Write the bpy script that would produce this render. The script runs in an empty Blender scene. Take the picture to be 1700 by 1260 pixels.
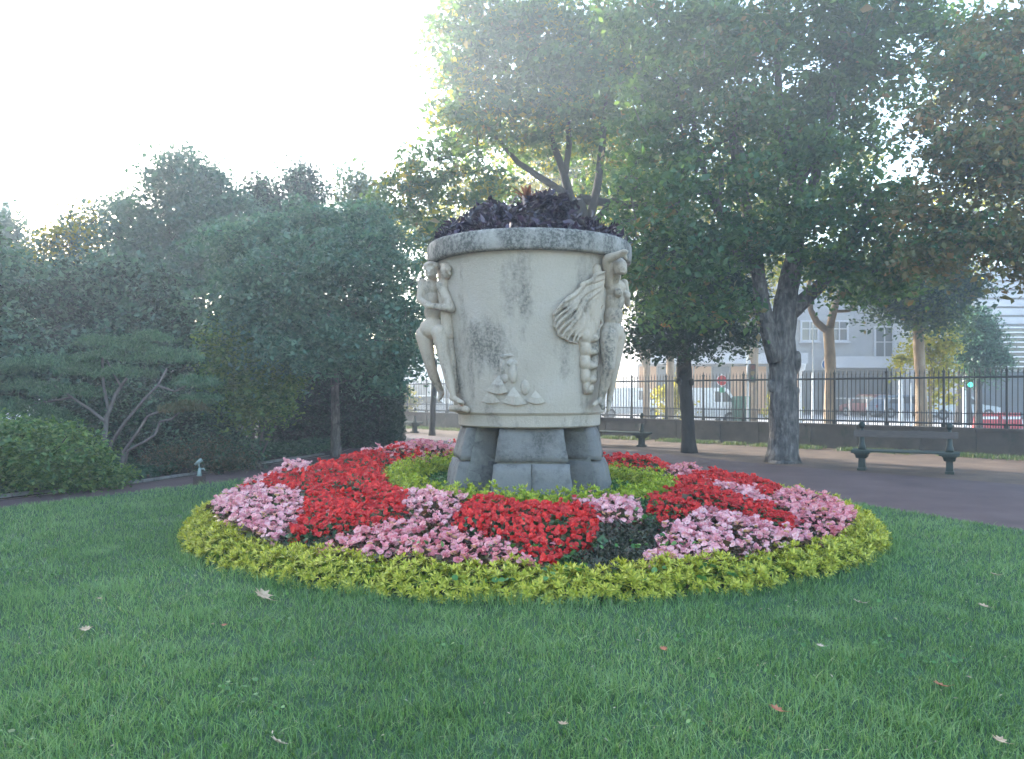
import bpy, bmesh, math, random
import numpy as np
from mathutils import Vector, Matrix

# ------------------------------------------------------------------ camera, light, exposure
SC = bpy.context.scene
COL = SC.collection
FPX, HX, HY, EYE = 1334.0, 850.0, 652.0, 1.6       # focal length in photo pixels, principal column, horizon row, eye height
cam_d = bpy.data.cameras.new('camera'); cam = bpy.data.objects.new('camera', cam_d); COL.objects.link(cam)
cam.location = (0, 0, EYE); cam.rotation_euler = (math.pi/2, 0, 0)
cam_d.sensor_fit = 'HORIZONTAL'; cam_d.sensor_width = 36.0; cam_d.lens = 36.0*FPX/1700.0
cam_d.shift_y = (HY-630.0)/1700.0
cam_d.clip_start = 0.05; cam_d.clip_end = 1200
SC.camera = cam
SUN_AZ, SUN_EL = -43.0, 16.5
w = bpy.data.worlds.new('World'); SC.world = w; w.use_nodes = True
nt = w.node_tree; nt.nodes.clear()
sky = nt.nodes.new('ShaderNodeTexSky'); sky.sky_type = 'NISHITA'; sky.sun_disc = False
sky.sun_elevation = math.radians(SUN_EL); sky.sun_rotation = math.radians(SUN_AZ)
sky.air_density = 1.0; sky.dust_density = 1.6; sky.ozone_density = 1.0
bg = nt.nodes.new('ShaderNodeBackground'); bg.inputs[1].default_value = 0.15
wo = nt.nodes.new('ShaderNodeOutputWorld')
nt.links.new(sky.outputs[0], bg.inputs[0]); nt.links.new(bg.outputs[0], wo.inputs[0])
sd = bpy.data.lights.new('sun', 'SUN'); sun = bpy.data.objects.new('sun', sd); COL.objects.link(sun)
sd.energy = 3.0; sd.angle = math.radians(0.53); sd.color = (1.0, 0.95, 0.87)
az, el = math.radians(SUN_AZ), math.radians(SUN_EL)
S = Vector((math.sin(az)*math.cos(el), math.cos(az)*math.cos(el), math.sin(el)))
sun.rotation_euler = S.to_track_quat('Z', 'Y').to_euler(); sun.location = S*60
SC.view_settings.view_transform = 'Standard'; SC.view_settings.look = 'None'
SC.view_settings.exposure = 2.8; SC.view_settings.gamma = 1.0; SC.view_settings.use_curve_mapping = False
SC.render.engine = 'CYCLES'
cy = SC.cycles
cy.max_bounces = 5; cy.diffuse_bounces = 3; cy.glossy_bounces = 2; cy.transmission_bounces = 4
cy.transparent_max_bounces = 8; cy.volume_bounces = 0; cy.sample_clamp_indirect = 4.0
cy.use_denoising = True
try: cy.caustics_reflective = False; cy.caustics_refractive = False
except Exception: pass

R = np.random.default_rng(7)
random.seed(7)
def W(px, py, d):
    "where a spot of the place stands: column and row as surveyed from the eye point, d metres ahead"
    return Vector(((px-HX)/FPX*d, d, EYE+(HY-py)/FPX*d))

# ------------------------------------------------------------------ object helpers
def tag(o, label=None, cat=None, group=None, kind=None):
    if label: o['label'] = label
    if cat: o['category'] = cat
    if group: o['group'] = group
    if kind: o['kind'] = kind
    return o
def empty(name, loc=(0, 0, 0), rz=0.0):
    o = bpy.data.objects.new(name, None); o.location = loc; o.rotation_euler = (0, 0, rz)
    o.empty_display_size = 0.2; COL.objects.link(o); return o
def link(name, me, mat=None, parent=None, smooth=False, world=True):
    if mat is not None and len(me.materials) == 0: me.materials.append(mat)
    if smooth: me.polygons.foreach_set('use_smooth', [True]*len(me.polygons))
    o = bpy.data.objects.new(name, me); COL.objects.link(o)
    if parent is not None:
        o.parent = parent
        if world:                      # vertices are in world space: cancel the parent's placing
            m = Matrix.Identity(4); q = parent
            chain = []
            while q is not None: chain.append(q); q = q.parent
            M = Matrix.Identity(4)
            for q in reversed(chain):
                M = M @ (q.matrix_parent_inverse @ Matrix.LocRotScale(q.location, q.rotation_euler, q.scale))
            o.matrix_parent_inverse = M.inverted()
    return o
def np_mesh(name, V, Fc, tint=None):
    "V (n,3), Fc (m,k) int array of equal-sized faces"
    me = bpy.data.meshes.new(name)
    V = np.asarray(V, dtype=np.float32); Fc = np.asarray(Fc, dtype=np.int32)
    n, (m, k) = len(V), Fc.shape
    me.vertices.add(n); me.vertices.foreach_set('co', V.ravel())
    me.loops.add(m*k); me.loops.foreach_set('vertex_index', Fc.ravel())
    me.polygons.add(m); me.polygons.foreach_set('loop_start', np.arange(0, m*k, k, dtype=np.int32))
    me.polygons.foreach_set('loop_total', np.full(m, k, dtype=np.int32))
    if tint is not None:
        a = me.attributes.new('tint', 'FLOAT', 'POINT'); a.data.foreach_set('value', np.asarray(tint, dtype=np.float32))
    me.update(calc_edges=True); return me
class MB:
    def __init__(s): s.v = []; s.f = []
    def add(s, v, f):
        b = len(s.v); s.v += [tuple(p) for p in v]; s.f += [tuple(i+b for i in q) for q in f]; return s
    def box(s, c, d, rz=0.0, taper=1.0):
        x, y, z = d[0]/2, d[1]/2, d[2]/2; ca, sa = math.cos(rz), math.sin(rz); v = []
        for (a, b_, g) in ((-1,-1,-1),(1,-1,-1),(1,1,-1),(-1,1,-1),(-1,-1,1),(1,-1,1),(1,1,1),(-1,1,1)):
            t = taper if g > 0 else 1.0
            X, Y = a*x*t, b_*y*t
            v.append((c[0]+X*ca-Y*sa, c[1]+X*sa+Y*ca, c[2]+g*z))
        return s.add(v, [(0,3,2,1),(4,5,6,7),(0,1,5,4),(1,2,6,5),(2,3,7,6),(3,0,4,7)])
    def tube(s, pts, rad, n=8, cap=True, noise=0.0):
        pts = [Vector(p) for p in pts]
        if not hasattr(rad, '__len__'): rad = [rad]*len(pts)
        rings = []; prev = None
        for i, p in enumerate(pts):
            t = (pts[min(i+1, len(pts)-1)]-pts[max(i-1, 0)])
            if t.length < 1e-9: t = Vector((0, 0, 1))
            t.normalize()
            if prev is None:
                a = Vector((1, 0, 0)) if abs(t.x) < .8 else Vector((0, 1, 0)); u = t.cross(a).normalized()
            else:
                u = (prev - t*prev.dot(t)); u = u.normalized() if u.length > 1e-6 else t.orthogonal().normalized()
            prev = u; vv = t.cross(u)
            ring = []
            for k in range(n):
                a = 2*math.pi*k/n; rr = rad[i]*(1+noise*(random.random()-.5))
                ring.append(p+u*math.cos(a)*rr+vv*math.sin(a)*rr)
            rings.append(ring)
        v = [q for r_ in rings for q in r_]; f = []
        for i in range(len(rings)-1):
            for k in range(n):
                f.append((i*n+k, i*n+(k+1) % n, (i+1)*n+(k+1) % n, (i+1)*n+k))
        if cap: f.append(tuple(range(n-1, -1, -1))); f.append(tuple((len(rings)-1)*n+k for k in range(n)))
        return s.add(v, f)
    def lathe(s, prof, c=(0, 0), n=48, jit=0.0):
        v = []; f = []
        for (r, z) in prof:
            for k in range(n):
                a = 2*math.pi*k/n; rr = r*(1+jit*(random.random()-.5))
                v.append((c[0]+math.cos(a)*rr, c[1]+math.sin(a)*rr, z))
        for i in range(len(prof)-1):
            for k in range(n):
                f.append((i*n+k, i*n+(k+1) % n, (i+1)*n+(k+1) % n, (i+1)*n+k))
        return s.add(v, f)
    def prism(s, poly, axis_o, ax, ay, n, depth):
        "poly of 2D points in plane (ax, ay) at axis_o, extruded along n by depth"
        o, ax, ay, n = Vector(axis_o), Vector(ax), Vector(ay), Vector(n); k = len(poly)
        v = [o+ax*p[0]+ay*p[1] for p in poly]+[o+ax*p[0]+ay*p[1]+n*depth for p in poly]
        f = [tuple(range(k-1, -1, -1)), tuple(range(k, 2*k))]+[(i, (i+1) % k, k+(i+1) % k, k+i) for i in range(k)]
        return s.add(v, f)
    def mesh(s, name):
        me = bpy.data.meshes.new(name); me.from_pydata([tuple(p) for p in s.v], [], s.f); me.update(); return me
    def build(s, name, mat, parent=None, smooth=False, bevel=0.0, world=True):
        me = s.mesh(name)
        if bevel > 0:
            b = bmesh.new(); b.from_mesh(me); bmesh.ops.recalc_face_normals(b, faces=b.faces)
            bmesh.ops.bevel(b, geom=b.edges[:], offset=bevel, segments=2, affect='EDGES', clamp_overlap=True); b.to_mesh(me); b.free()
        return link(name, me, mat, parent, smooth, world)

# ------------------------------------------------------------------ materials
def new_mat(name):
    m = bpy.data.materials.new(name); m.use_nodes = True; t = m.node_tree; t.nodes.clear()
    out = t.nodes.new('ShaderNodeOutputMaterial'); return m, t, out
def N(t, typ, **kw):
    n = t.nodes.new(typ)
    for k, v in kw.items():
        if k in n.inputs.keys() if isinstance(k, str) else False: n.inputs[k].default_value = v
        else: setattr(n, k, v)
    return n
def ramp(t, stops):
    r = t.nodes.new('ShaderNodeValToRGB'); e = r.color_ramp.elements
    while len(e) > 1: e.remove(e[-1])
    e[0].position = stops[0][0]; e[0].color = (*stops[0][1], 1)
    for p, c in stops[1:]:
        q = e.new(p); q.color = (*c, 1)
    return r
def tex(t, kind='noise', scale=5.0, detail=4.0, rough=.55, coord='Object', stretch=None):
    tc = t.nodes.new('ShaderNodeTexCoord'); mp = t.nodes.new('ShaderNodeMapping')
    t.links.new(tc.outputs[coord], mp.inputs[0])
    if stretch: mp.inputs['Scale'].default_value = stretch
    if kind == 'noise':
        n = t.nodes.new('ShaderNodeTexNoise'); n.inputs['Scale'].default_value = scale; n.inputs['Detail'].default_value = detail; n.inputs['Roughness'].default_value = rough
    else:
        n = t.nodes.new('ShaderNodeTexVoronoi'); n.inputs['Scale'].default_value = scale
    t.links.new(mp.outputs[0], n.inputs['Vector']); return n
def surf(name, stops, scale=4, detail=5, rough=.85, bump=.3, bscale=40, stretch=None, metal=0.0, spec=.3, bdist=.01, mix2=None):
    "mottled procedural surface: ramp over noise, second noise layer, bump"
    m, t, out = new_mat(name); b = t.nodes.new('ShaderNodeBsdfPrincipled')
    n = tex(t, 'noise', scale, detail, .6, stretch=stretch); r = ramp(t, stops); t.links.new(n.outputs[0], r.inputs[0])
    c = r.outputs[0]
    if mix2:
        n2 = tex(t, 'noise', mix2[0], 6, .65, stretch=mix2[3] if len(mix2) > 3 else None); r2 = ramp(t, [(mix2[1], (0, 0, 0)), (mix2[1]+.14, (1, 1, 1))]); t.links.new(n2.outputs[0], r2.inputs[0])
        mx = t.nodes.new('ShaderNodeMix'); mx.data_type = 'RGBA'; t.links.new(r2.outputs[0], mx.inputs[0]); t.links.new(c, mx.inputs[6]); mx.inputs[7].default_value = (*mix2[2], 1); c = mx.outputs[2]
    t.links.new(c, b.inputs['Base Color']); b.inputs['Roughness'].default_value = rough; b.inputs['Metallic'].default_value = metal
    b.inputs['Specular IOR Level'].default_value = spec
    if bump:
        n3 = tex(t, 'noise', bscale, 6, .6, stretch=stretch); bp = t.nodes.new('ShaderNodeBump'); bp.inputs['Strength'].default_value = bump; bp.inputs['Distance'].default_value = bdist
        t.links.new(n3.outputs[0], bp.inputs['Height']); t.links.new(bp.outputs[0], b.inputs['Normal'])
    t.links.new(b.outputs[0], out.inputs[0]); return m
def leafmat(name, stops, trans=.4, tcol=None, rough=.5, spec=.35, patch=None):
    "leaf: per-leaf tint attribute through a ramp, translucent"
    m, t, out = new_mat(name); b = t.nodes.new('ShaderNodeBsdfPrincipled'); tr = t.nodes.new('ShaderNodeBsdfTranslucent')
    a = t.nodes.new('ShaderNodeAttribute'); a.attribute_name = 'tint'; r = ramp(t, stops); t.links.new(a.outputs['Fac'], r.inputs[0])
    c = r.outputs[0]
    if patch:
        n = tex(t, 'noise', patch[0], 3, .5); r2 = ramp(t, [(patch[1], (0, 0, 0)), (patch[1]+.12, (1, 1, 1))]); t.links.new(n.outputs[0], r2.inputs[0])
        mx = t.nodes.new('ShaderNodeMix'); mx.data_type = 'RGBA'; t.links.new(r2.outputs[0], mx.inputs[0]); t.links.new(c, mx.inputs[6]); mx.inputs[7].default_value = (*patch[2], 1); c = mx.outputs[2]
    t.links.new(c, b.inputs['Base Color']); b.inputs['Roughness'].default_value = rough; b.inputs['Specular IOR Level'].default_value = spec
    g = t.nodes.new('ShaderNodeMix'); g.data_type = 'RGBA'; g.blend_type = 'MULTIPLY'; g.inputs[0].default_value = 1.0
    t.links.new(c, g.inputs[6]); g.inputs[7].default_value = (*(tcol or (2.2, 2.0, .7)), 1); t.links.new(g.outputs[2], tr.inputs[0])
    ms = t.nodes.new('ShaderNodeMixShader'); ms.inputs[0].default_value = trans
    t.links.new(b.outputs[0], ms.inputs[1]); t.links.new(tr.outputs[0], ms.inputs[2]); t.links.new(ms.outputs[0], out.inputs[0]); return m
def plain(name, col, rough=.6, metal=0, spec=.4, emit=None, alpha=None):
    m, t, out = new_mat(name); b = t.nodes.new('ShaderNodeBsdfPrincipled')
    n = tex(t, 'noise', 9, 4); r = ramp(t, [(.3, tuple(x*.85 for x in col)), (.7, tuple(min(1, x*1.08) for x in col))]); t.links.new(n.outputs[0], r.inputs[0]); t.links.new(r.outputs[0], b.inputs['Base Color'])
    b.inputs['Roughness'].default_value = rough; b.inputs['Metallic'].default_value = metal; b.inputs['Specular IOR Level'].default_value = spec
    if emit: b.inputs['Emission Color'].default_value = (*emit, 1); b.inputs['Emission Strength'].default_value = 3.0
    t.links.new(b.outputs[0], out.inputs[0]); return m

M = {}
# pale weathered limestone of the vase, darker lichen in streaks
def limestone(name, base, dark, amt, streak=(1.0, 1.0, .35), sc=2.2, fine=26, spots=()):
    m, t, out = new_mat(name); b = t.nodes.new('ShaderNodeBsdfPrincipled')
    n1 = tex(t, 'noise', 1.6, 4, .55); r1 = ramp(t, [(.3, tuple(x*.9 for x in base)), (.5, base), (.72, (base[0]*1.06, base[1]*1.08, base[2]*1.14))]); t.links.new(n1.outputs[0], r1.inputs[0])
    n2 = tex(t, 'noise', sc, 8, .68, stretch=streak); r2 = ramp(t, [(amt, (0, 0, 0)), (amt+.17, (1, 1, 1))]); h = n2.outputs[0]
    for (p, sz, k) in spots:      # weather stains with a place of their own on the bowl
        tc = t.nodes.new('ShaderNodeTexCoord'); sb = t.nodes.new('ShaderNodeVectorMath'); sb.operation = 'SUBTRACT'; t.links.new(tc.outputs['Object'], sb.inputs[0]); sb.inputs[1].default_value = p
        dv = t.nodes.new('ShaderNodeVectorMath'); dv.operation = 'DIVIDE'; t.links.new(sb.outputs[0], dv.inputs[0]); dv.inputs[1].default_value = sz
        ln = t.nodes.new('ShaderNodeVectorMath'); ln.operation = 'LENGTH'; t.links.new(dv.outputs[0], ln.inputs[0])
        mr = t.nodes.new('ShaderNodeMapRange'); mr.interpolation_type = 'SMOOTHSTEP'; t.links.new(ln.outputs['Value'], mr.inputs[0]); mr.inputs[1].default_value = 0; mr.inputs[2].default_value = 1; mr.inputs[3].default_value = k; mr.inputs[4].default_value = 0
        sm = t.nodes.new('ShaderNodeMath'); sm.operation = 'ADD'; t.links.new(h, sm.inputs[0]); t.links.new(mr.outputs[0], sm.inputs[1]); h = sm.outputs[0]
    t.links.new(h, r2.inputs[0])
    n3 = tex(t, 'noise', fine, 6, .75); r3 = ramp(t, [(.42, (0, 0, 0)), (.62, (1, 1, 1))]); t.links.new(n3.outputs[0], r3.inputs[0])
    mu = t.nodes.new('ShaderNodeMath'); mu.operation = 'MULTIPLY'; t.links.new(r2.outputs[0], mu.inputs[0]); t.links.new(r3.outputs[0], mu.inputs[1])
    ad = t.nodes.new('ShaderNodeMath'); ad.operation = 'MULTIPLY_ADD'; t.links.new(r2.outputs[0], ad.inputs[0]); ad.inputs[1].default_value = .35; t.links.new(mu.outputs[0], ad.inputs[2]); ad.use_clamp = True
    mx = t.nodes.new('ShaderNodeMix'); mx.data_type = 'RGBA'; t.links.new(ad.outputs[0], mx.inputs[0]); t.links.new(r1.outputs[0], mx.inputs[6]); mx.inputs[7].default_value = (*dark, 1)
    n4 = tex(t, 'noise', 140, 3, .6); r4 = ramp(t, [(.3, (.86, .86, .86)), (.6, (1.03, 1.03, 1.03))]); t.links.new(n4.outputs[0], r4.inputs[0])
    m2 = t.nodes.new('ShaderNodeMix'); m2.data_type = 'RGBA'; m2.blend_type = 'MULTIPLY'; m2.inputs[0].default_value = 1; t.links.new(mx.outputs[2], m2.inputs[6]); t.links.new(r4.outputs[0], m2.inputs[7])
    t.links.new(m2.outputs[2], b.inputs['Base Color']); b.inputs['Roughness'].default_value = .9; b.inputs['Specular IOR Level'].default_value = .2
    bp = t.nodes.new('ShaderNodeBump'); bp.inputs['Strength'].default_value = .8; bp.inputs['Distance'].default_value = .014; t.links.new(n3.outputs[0], bp.inputs['Height']); t.links.new(bp.outputs[0], b.inputs['Normal'])
    t.links.new(b.outputs[0], out.inputs[0]); return m
M['urn'] = limestone('limestone_bowl', (.43, .38, .315), (.15, .142, .12), .545, spots=[((.14, 8.84, 2.72), (.30, .6, .62), .17), ((.62, 8.97, 2.0), (.30, .6, .60), .15), ((-.35, 8.95, 3.05), (.5, .6, .25), .10), ((.95, 9.1, 2.9), (.35, .6, .4), .12), ((-.30, 8.95, 2.2), (.35, .6, .5), .08)])
M['rim'] = limestone('limestone_rim', (.35, .33, .295), (.095, .095, .085), .37, streak=(1, 1, .6), sc=3.5)
M['figure'] = limestone('limestone_figures', (.46, .39, .31), (.13, .12, .10), .485, sc=3.0, spots=[((-.95, 9.5, 2.9), (.5, .6, .55), .10), ((1.3, 9.3, 3.2), (.3, .6, .3), .03)])
M['leg'] = limestone('grey_stone', (.20, .195, .185), (.09, .09, .086), .47, sc=3, streak=(1, 1, 1))
M['mortar'] = surf('mortar', [(.3, (.16, .16, .15)), (.7, (.24, .24, .22))], 20)
M['asphalt'] = surf('asphalt', [(.3, (.068, .043, .043)), (.5, (.09, .057, .056)), (.7, (.115, .078, .075))], 1.2, 6, .8, .5, 160, bdist=.004, mix2=(60, .62, (.16, .14, .14)))
M['soil'] = surf('soil', [(.3, (.022, .017, .012)), (.7, (.05, .04, .028))], 9, 6, .95, .8, 40, bdist=.02)
M['lawn'] = surf('lawn_ground', [(.3, (.025, .06, .03)), (.7, (.045, .10, .05))], 3, 6, .95, .6, 60)
M['sand'] = surf('sandy_ground', [(.3, (.075, .05, .036)), (.5, (.12, .08, .055)), (.7, (.17, .115, .08))], 1.1, 8, .95, .5, 60, mix2=(22, .6, (.12, .08, .05)))
M['street'] = surf('street_ground', [(.3, (.50, .47, .45)), (.7, (.60, .57, .55))], .6, 6, .9, .3, 30)  # pale tone stands in for sunlight on the street
M['pave'] = surf('street_pavement', [(.3, (.42, .38, .35)), (.7, (.54, .50, .46))], .6, 6, .9, .3, 30)
M['wallstone'] = surf('low_wall_stone', [(.3, (.065, .055, .05)), (.55, (.10, .085, .075)), (.75, (.14, .125, .11))], 2.2, 8, .9, .6, 30, mix2=(3, .55, (.045, .055, .04)))
M['cap'] = surf('wall_cap', [(.3, (.40, .34, .30)), (.7, (.52, .46, .41))], 3, 5, .85, .4, 30)
M['iron'] = surf('black_iron', [(.3, (.012, .012, .013)), (.7, (.026, .026, .028))], 10, 4, .5, .15, 60, spec=.5)
M['benchiron'] = surf('bench_iron', [(.3, (.012, .022, .018)), (.7, (.025, .04, .032))], 10, 4, .5, .2, 60, spec=.5)
M['benchwood'] = surf('bench_wood', [(.3, (.035, .05, .04)), (.7, (.06, .075, .06))], 6, 6, .6, .4, 60, stretch=(1, 8, 8))
M['benchback'] = surf('bench_back_wood', [(.3, (.085, .068, .06)), (.7, (.13, .108, .095))], 6, 6, .6, .4, 60, stretch=(1, 8, 8))
M['bark'] = surf('grey_bark', [(.3, (.05, .046, .044)), (.5, (.13, .12, .115)), (.68, (.26, .24, .225))], 13, 10, .95, 1.0, 17, stretch=(1, 1, .30), bdist=.09, mix2=(4, .54, (.04, .035, .033)))
M['barkdark'] = surf('dark_bark', [(.3, (.028, .026, .025)), (.7, (.065, .058, .055))], 9, 8, .95, 1.0, 18, stretch=(1, 1, .3), bdist=.03)
M['barkplane'] = surf('plane_bark', [(.3, (.17, .12, .08)), (.5, (.26, .19, .13)), (.7, (.36, .29, .21))], 3, 6, .9, .5, 14, stretch=(1, 1, .5), bdist=.02)
M['barkpine'] = surf('pale_stems', [(.3, (.10, .09, .085)), (.7, (.20, .185, .175))], 7, 6, .9, .7, 20, stretch=(1, 1, .4), bdist=.01)
G = lambda a, b, c: [(0, a), (.5, b), (1, c)]
M['leaf_big'] = leafmat('leaf_big', [(0, (.028, .08, .045)), (.45, (.05, .13, .068)), (.93, (.10, .205, .09)), (.985, (.13, .17, .06)), (1, (.22, .13, .06))], .42, (2.6, 1.9, .5))
M['leaf_brown'] = leafmat('leaf_turning', [(0, (.07, .10, .055)), (.45, (.12, .15, .075)), (.8, (.19, .165, .085)), (1, (.30, .18, .095))], .38, (2.4, 1.5, .45))
M['leaf_dark'] = leafmat('leaf_dark', G((.014, .036, .026), (.022, .055, .036), (.04, .08, .048)), .25, (2.0, 1.9, .7))
M['leaf_plane'] = leafmat('leaf_plane', G((.035, .08, .045), (.055, .11, .055), (.10, .15, .05)), .45, (2.6, 1.9, .35))
M['leaf_lit'] = leafmat('leaf_sunlit', G((.12, .16, .03), (.22, .24, .04), (.34, .29, .05)), .55, (2.2, 1.8, .4))  # yellow of sun shining through leaves put into the colour
M['leaf_maple'] = leafmat('leaf_bluegreen', G((.045, .10, .075), (.08, .165, .115), (.14, .24, .15)), .30, (1.4, 1.6, 1.0))  # milky veil over the left trees lightened into this leaf colour
M['leaf_far'] = leafmat('leaf_far', G((.075, .13, .115), (.10, .17, .14), (.15, .22, .17)), .35, (1.4, 1.6, 1.1))  # paled further, with the bright veil put into the colour
M['leaf_pine'] = leafmat('needles', G((.045, .105, .06), (.075, .16, .085), (.12, .22, .11)), .15, (1.6, 1.6, .6))
M['leaf_pinewarm'] = leafmat('needles_turning', G((.05, .075, .035), (.08, .095, .04), (.13, .10, .05)), .15, (1.6, 1.6, .6))
M['leaf_shrub'] = leafmat('leaf_shrub', G((.045, .11, .045), (.09, .185, .06), (.18, .27, .09)), .3, (1.8, 1.7, .5))
M['leaf_light'] = leafmat('leaf_lightshrub', G((.04, .10, .04), (.075, .16, .055), (.15, .22, .06)), .35, (2.0, 1.8, .5))
M['leaf_ivy'] = leafmat('leaf_groundcover', G((.018, .06, .035), (.03, .095, .05), (.05, .13, .065)), .2, (1.6, 1.6, .6))
M['leaf_low'] = leafmat('leaf_lowbush', G((.03, .05, .035), (.06, .085, .045), (.15, .10, .06)), .2, (1.6, 1.6, .6))
M['grass'] = leafmat('grass', [(0, (.04, .095, .034)), (.4, (.095, .20, .068)), (.8, (.19, .32, .115)), (.94, (.26, .39, .17)), (1, (.30, .30, .18))], .25, (1.6, 1.6, .8), rough=.45, patch=(1.3, .55, (.18, .30, .125)))
M['drygrass'] = leafmat('verge_grass', G((.04, .09, .035), (.07, .13, .045), (.16, .16, .07)), .25, (1.8, 1.6, .5))
M['gold'] = leafmat('golden_leaf', [(0, (.13, .19, .02)), (.35, (.36, .39, .04)), (.7, (.58, .55, .08)), (1, (.72, .64, .16))], .25, (1.2, 1.2, .6))
M['goldin'] = leafmat('lime_leaf', [(0, (.09, .18, .02)), (.4, (.32, .42, .035)), (.75, (.52, .55, .06)), (1, (.64, .60, .10))], .25, (1.2, 1.2, .6))
M['beg_leaf'] = leafmat('begonia_leaf', [(0, (.03, .08, .03)), (.5, (.05, .12, .04)), (.8, (.09, .10, .045)), (1, (.14, .06, .04))], .15, (1.6, 1.4, .8), rough=.35)
M['beg_bronze'] = leafmat('bronze_begonia_leaf', [(0, (.05, .04, .025)), (.5, (.10, .055, .035)), (.8, (.14, .09, .045)), (1, (.07, .14, .045))], .15, (1.6, 1.2, .8), rough=.35)
M['dark_cover'] = leafmat('dark_bedding', G((.028, .042, .025), (.06, .07, .04), (.10, .075, .055)), .1, (1.4, 1.4, .8))
M['green_cover'] = leafmat('green_bedding', G((.03, .09, .03), (.055, .15, .045), (.10, .22, .06)), .2, (1.6, 1.6, .6))
M['purple'] = leafmat('purple_leaf', [(0, (.010, .007, .016)), (.6, (.026, .016, .034)), (1, (.07, .045, .075))], .1, (1.8, 1.0, 1.3), rough=.32, spec=.6)
M['red_spike'] = leafmat('red_spiky_leaf', G((.13, .07, .045), (.22, .12, .07), (.28, .20, .11)), .35, (1.6, 1.0, .8))
M['white_metal'] = plain('white_metal', (.72, .73, .74), .4)
M['grey_metal'] = plain('grey_metal', (.33, .34, .35), .45, .3)
M['black'] = plain('black_rubber', (.02, .02, .02), .7)
M['glass'] = plain('dark_glass', (.03, .04, .05), .08, 0, .8)
M['conc'] = surf('facade_concrete', [(.3, (.27, .265, .27)), (.7, (.36, .355, .355))], .5, 6, .9, .2, 8, mix2=(.5, .60, (.24, .235, .24), (1, 1, .3)))
M['conc_light'] = surf('facade_light', [(.3, (.42, .42, .44)), (.7, (.52, .52, .54))], .6, 5, .9, .1, 8)
M['cream'] = surf('facade_cream', [(.3, (.50, .47, .42)), (.7, (.60, .57, .52))], .6, 5, .9, .1, 8)
M['orange'] = surf('shop_orange', [(.3, (.40, .20, .09)), (.7, (.50, .27, .13))], .8, 5, .8, .1, 8)
M['shopdark'] = surf('shop_dark', [(.3, (.035, .04, .05)), (.7, (.07, .08, .095))], .8, 5, .5, .1, 8, spec=.5)

M['straw'] = leafmat('straw_bits', G((.20, .14, .08), (.34, .27, .17), (.48, .42, .30)), .1, (1, 1, 1))
# ================================================================== GROUND
def sheet(name, poly, z, mat, kind='structure', thick=0.0):
    b = bmesh.new(); vs = [b.verts.new((x, y, z)) for x, y in poly]; f = b.faces.new(vs)
    if f.normal.z < 0: f.normal_flip()
    f.normal_update()
    if f.normal.z < 0: bmesh.ops.reverse_faces(b, faces=[f])
    if thick:
        r = bmesh.ops.extrude_face_region(b, geom=[f]); bmesh.ops.translate(b, verts=[v for v in r['geom'] if isinstance(v, bmesh.types.BMVert)], vec=(0, 0, -thick))
        bmesh.ops.recalc_face_normals(b, faces=b.faces)
    bmesh.ops.triangulate(b, faces=b.faces)
    me = bpy.data.meshes.new(name); b.to_mesh(me); b.free()
    return tag(link(name, me, mat), kind=kind)
def inpoly(x, y, poly):
    x = np.asarray(x); y = np.asarray(y); c = np.zeros(x.shape, bool); j = len(poly)-1
    for i in range(len(poly)):
        xi, yi = poly[i]; xj, yj = poly[j]
        if yi != yj:
            c ^= ((yi > y) != (yj > y)) & (x < (xj-xi)*(y-yi)/(yj-yi)+xi)
        j = i
    return c
sheet('street', [(-260, -80), (260, -80), (260, 420), (-260, 420)], 0.0, M['street'])
FA, FD = Vector((12.6, 19.8, 0)), Vector((-.6995, .7146, 0))     # the railing's line
fp = lambda s, off=0.0: (FA.x+FD.x*s+FD.y*off, FA.y+FD.y*s-FD.x*off)   # off > 0: towards the street side
sand_poly = [(-9.6, 38), (-3.4, 30), (2.54, 23.2), (5.9, 17.5), (8.84, 13.85), (12, 10), (16, 5), (22, 0), fp(-18), fp(0), fp(12), fp(30), (-22, 46)]
sheet('sandy_ground', sand_poly, .006, M['sand'])
path_poly = [(-15.5, .5), (-12.3, 5.2), (-9.3, 9.2), (-7.6, 11.9), (-6.4, 14.3), (-5.6, 17), (-4.6, 20.5), (-4.6, 24), (-7, 30), (-9.6, 38), (-3.4, 30), (2.54, 23.2), (5.9, 17.5), (8.84, 13.85), (12, 10), (16, 5), (22, 0), (16, -8), (-16, -8)]
sheet('path', path_poly, .012, M['asphalt'])
shrub_poly = [(-15.5, .5), (-12.3, 5.2), (-9.3, 9.2), (-7.6, 11.9), (-6.4, 14.3), (-5.6, 17), (-4.6, 20.5), (-4.6, 24), (-7, 30), (-9.6, 38), (-22, 46), (-60, 46), (-60, -10), (-22, -10)]
sheet('planted_ground', shrub_poly, .018, M['soil'])
lawn_poly = [(-14.6, -.5), (-11, 4.7), (-8.3, 8.6), (-6.96, 10.9), (-5.8, 13.0), (-4.6, 15), (-2.8, 16.6), (-.5, 17.2), (1.6, 16.5), (3.3, 14.4), (4.7, 11.8), (5.84, 9.16), (7.2, 6.6), (9.6, 3), (13, -4), (-13, -4)]
sheet('lawn', lawn_poly, .030, M['lawn'], thick=.02)
sheet('street_pavement', [fp(-20, .22), fp(32, .22), fp(32, 3.6), fp(-20, 3.6)], .006, M['pave'])

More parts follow.
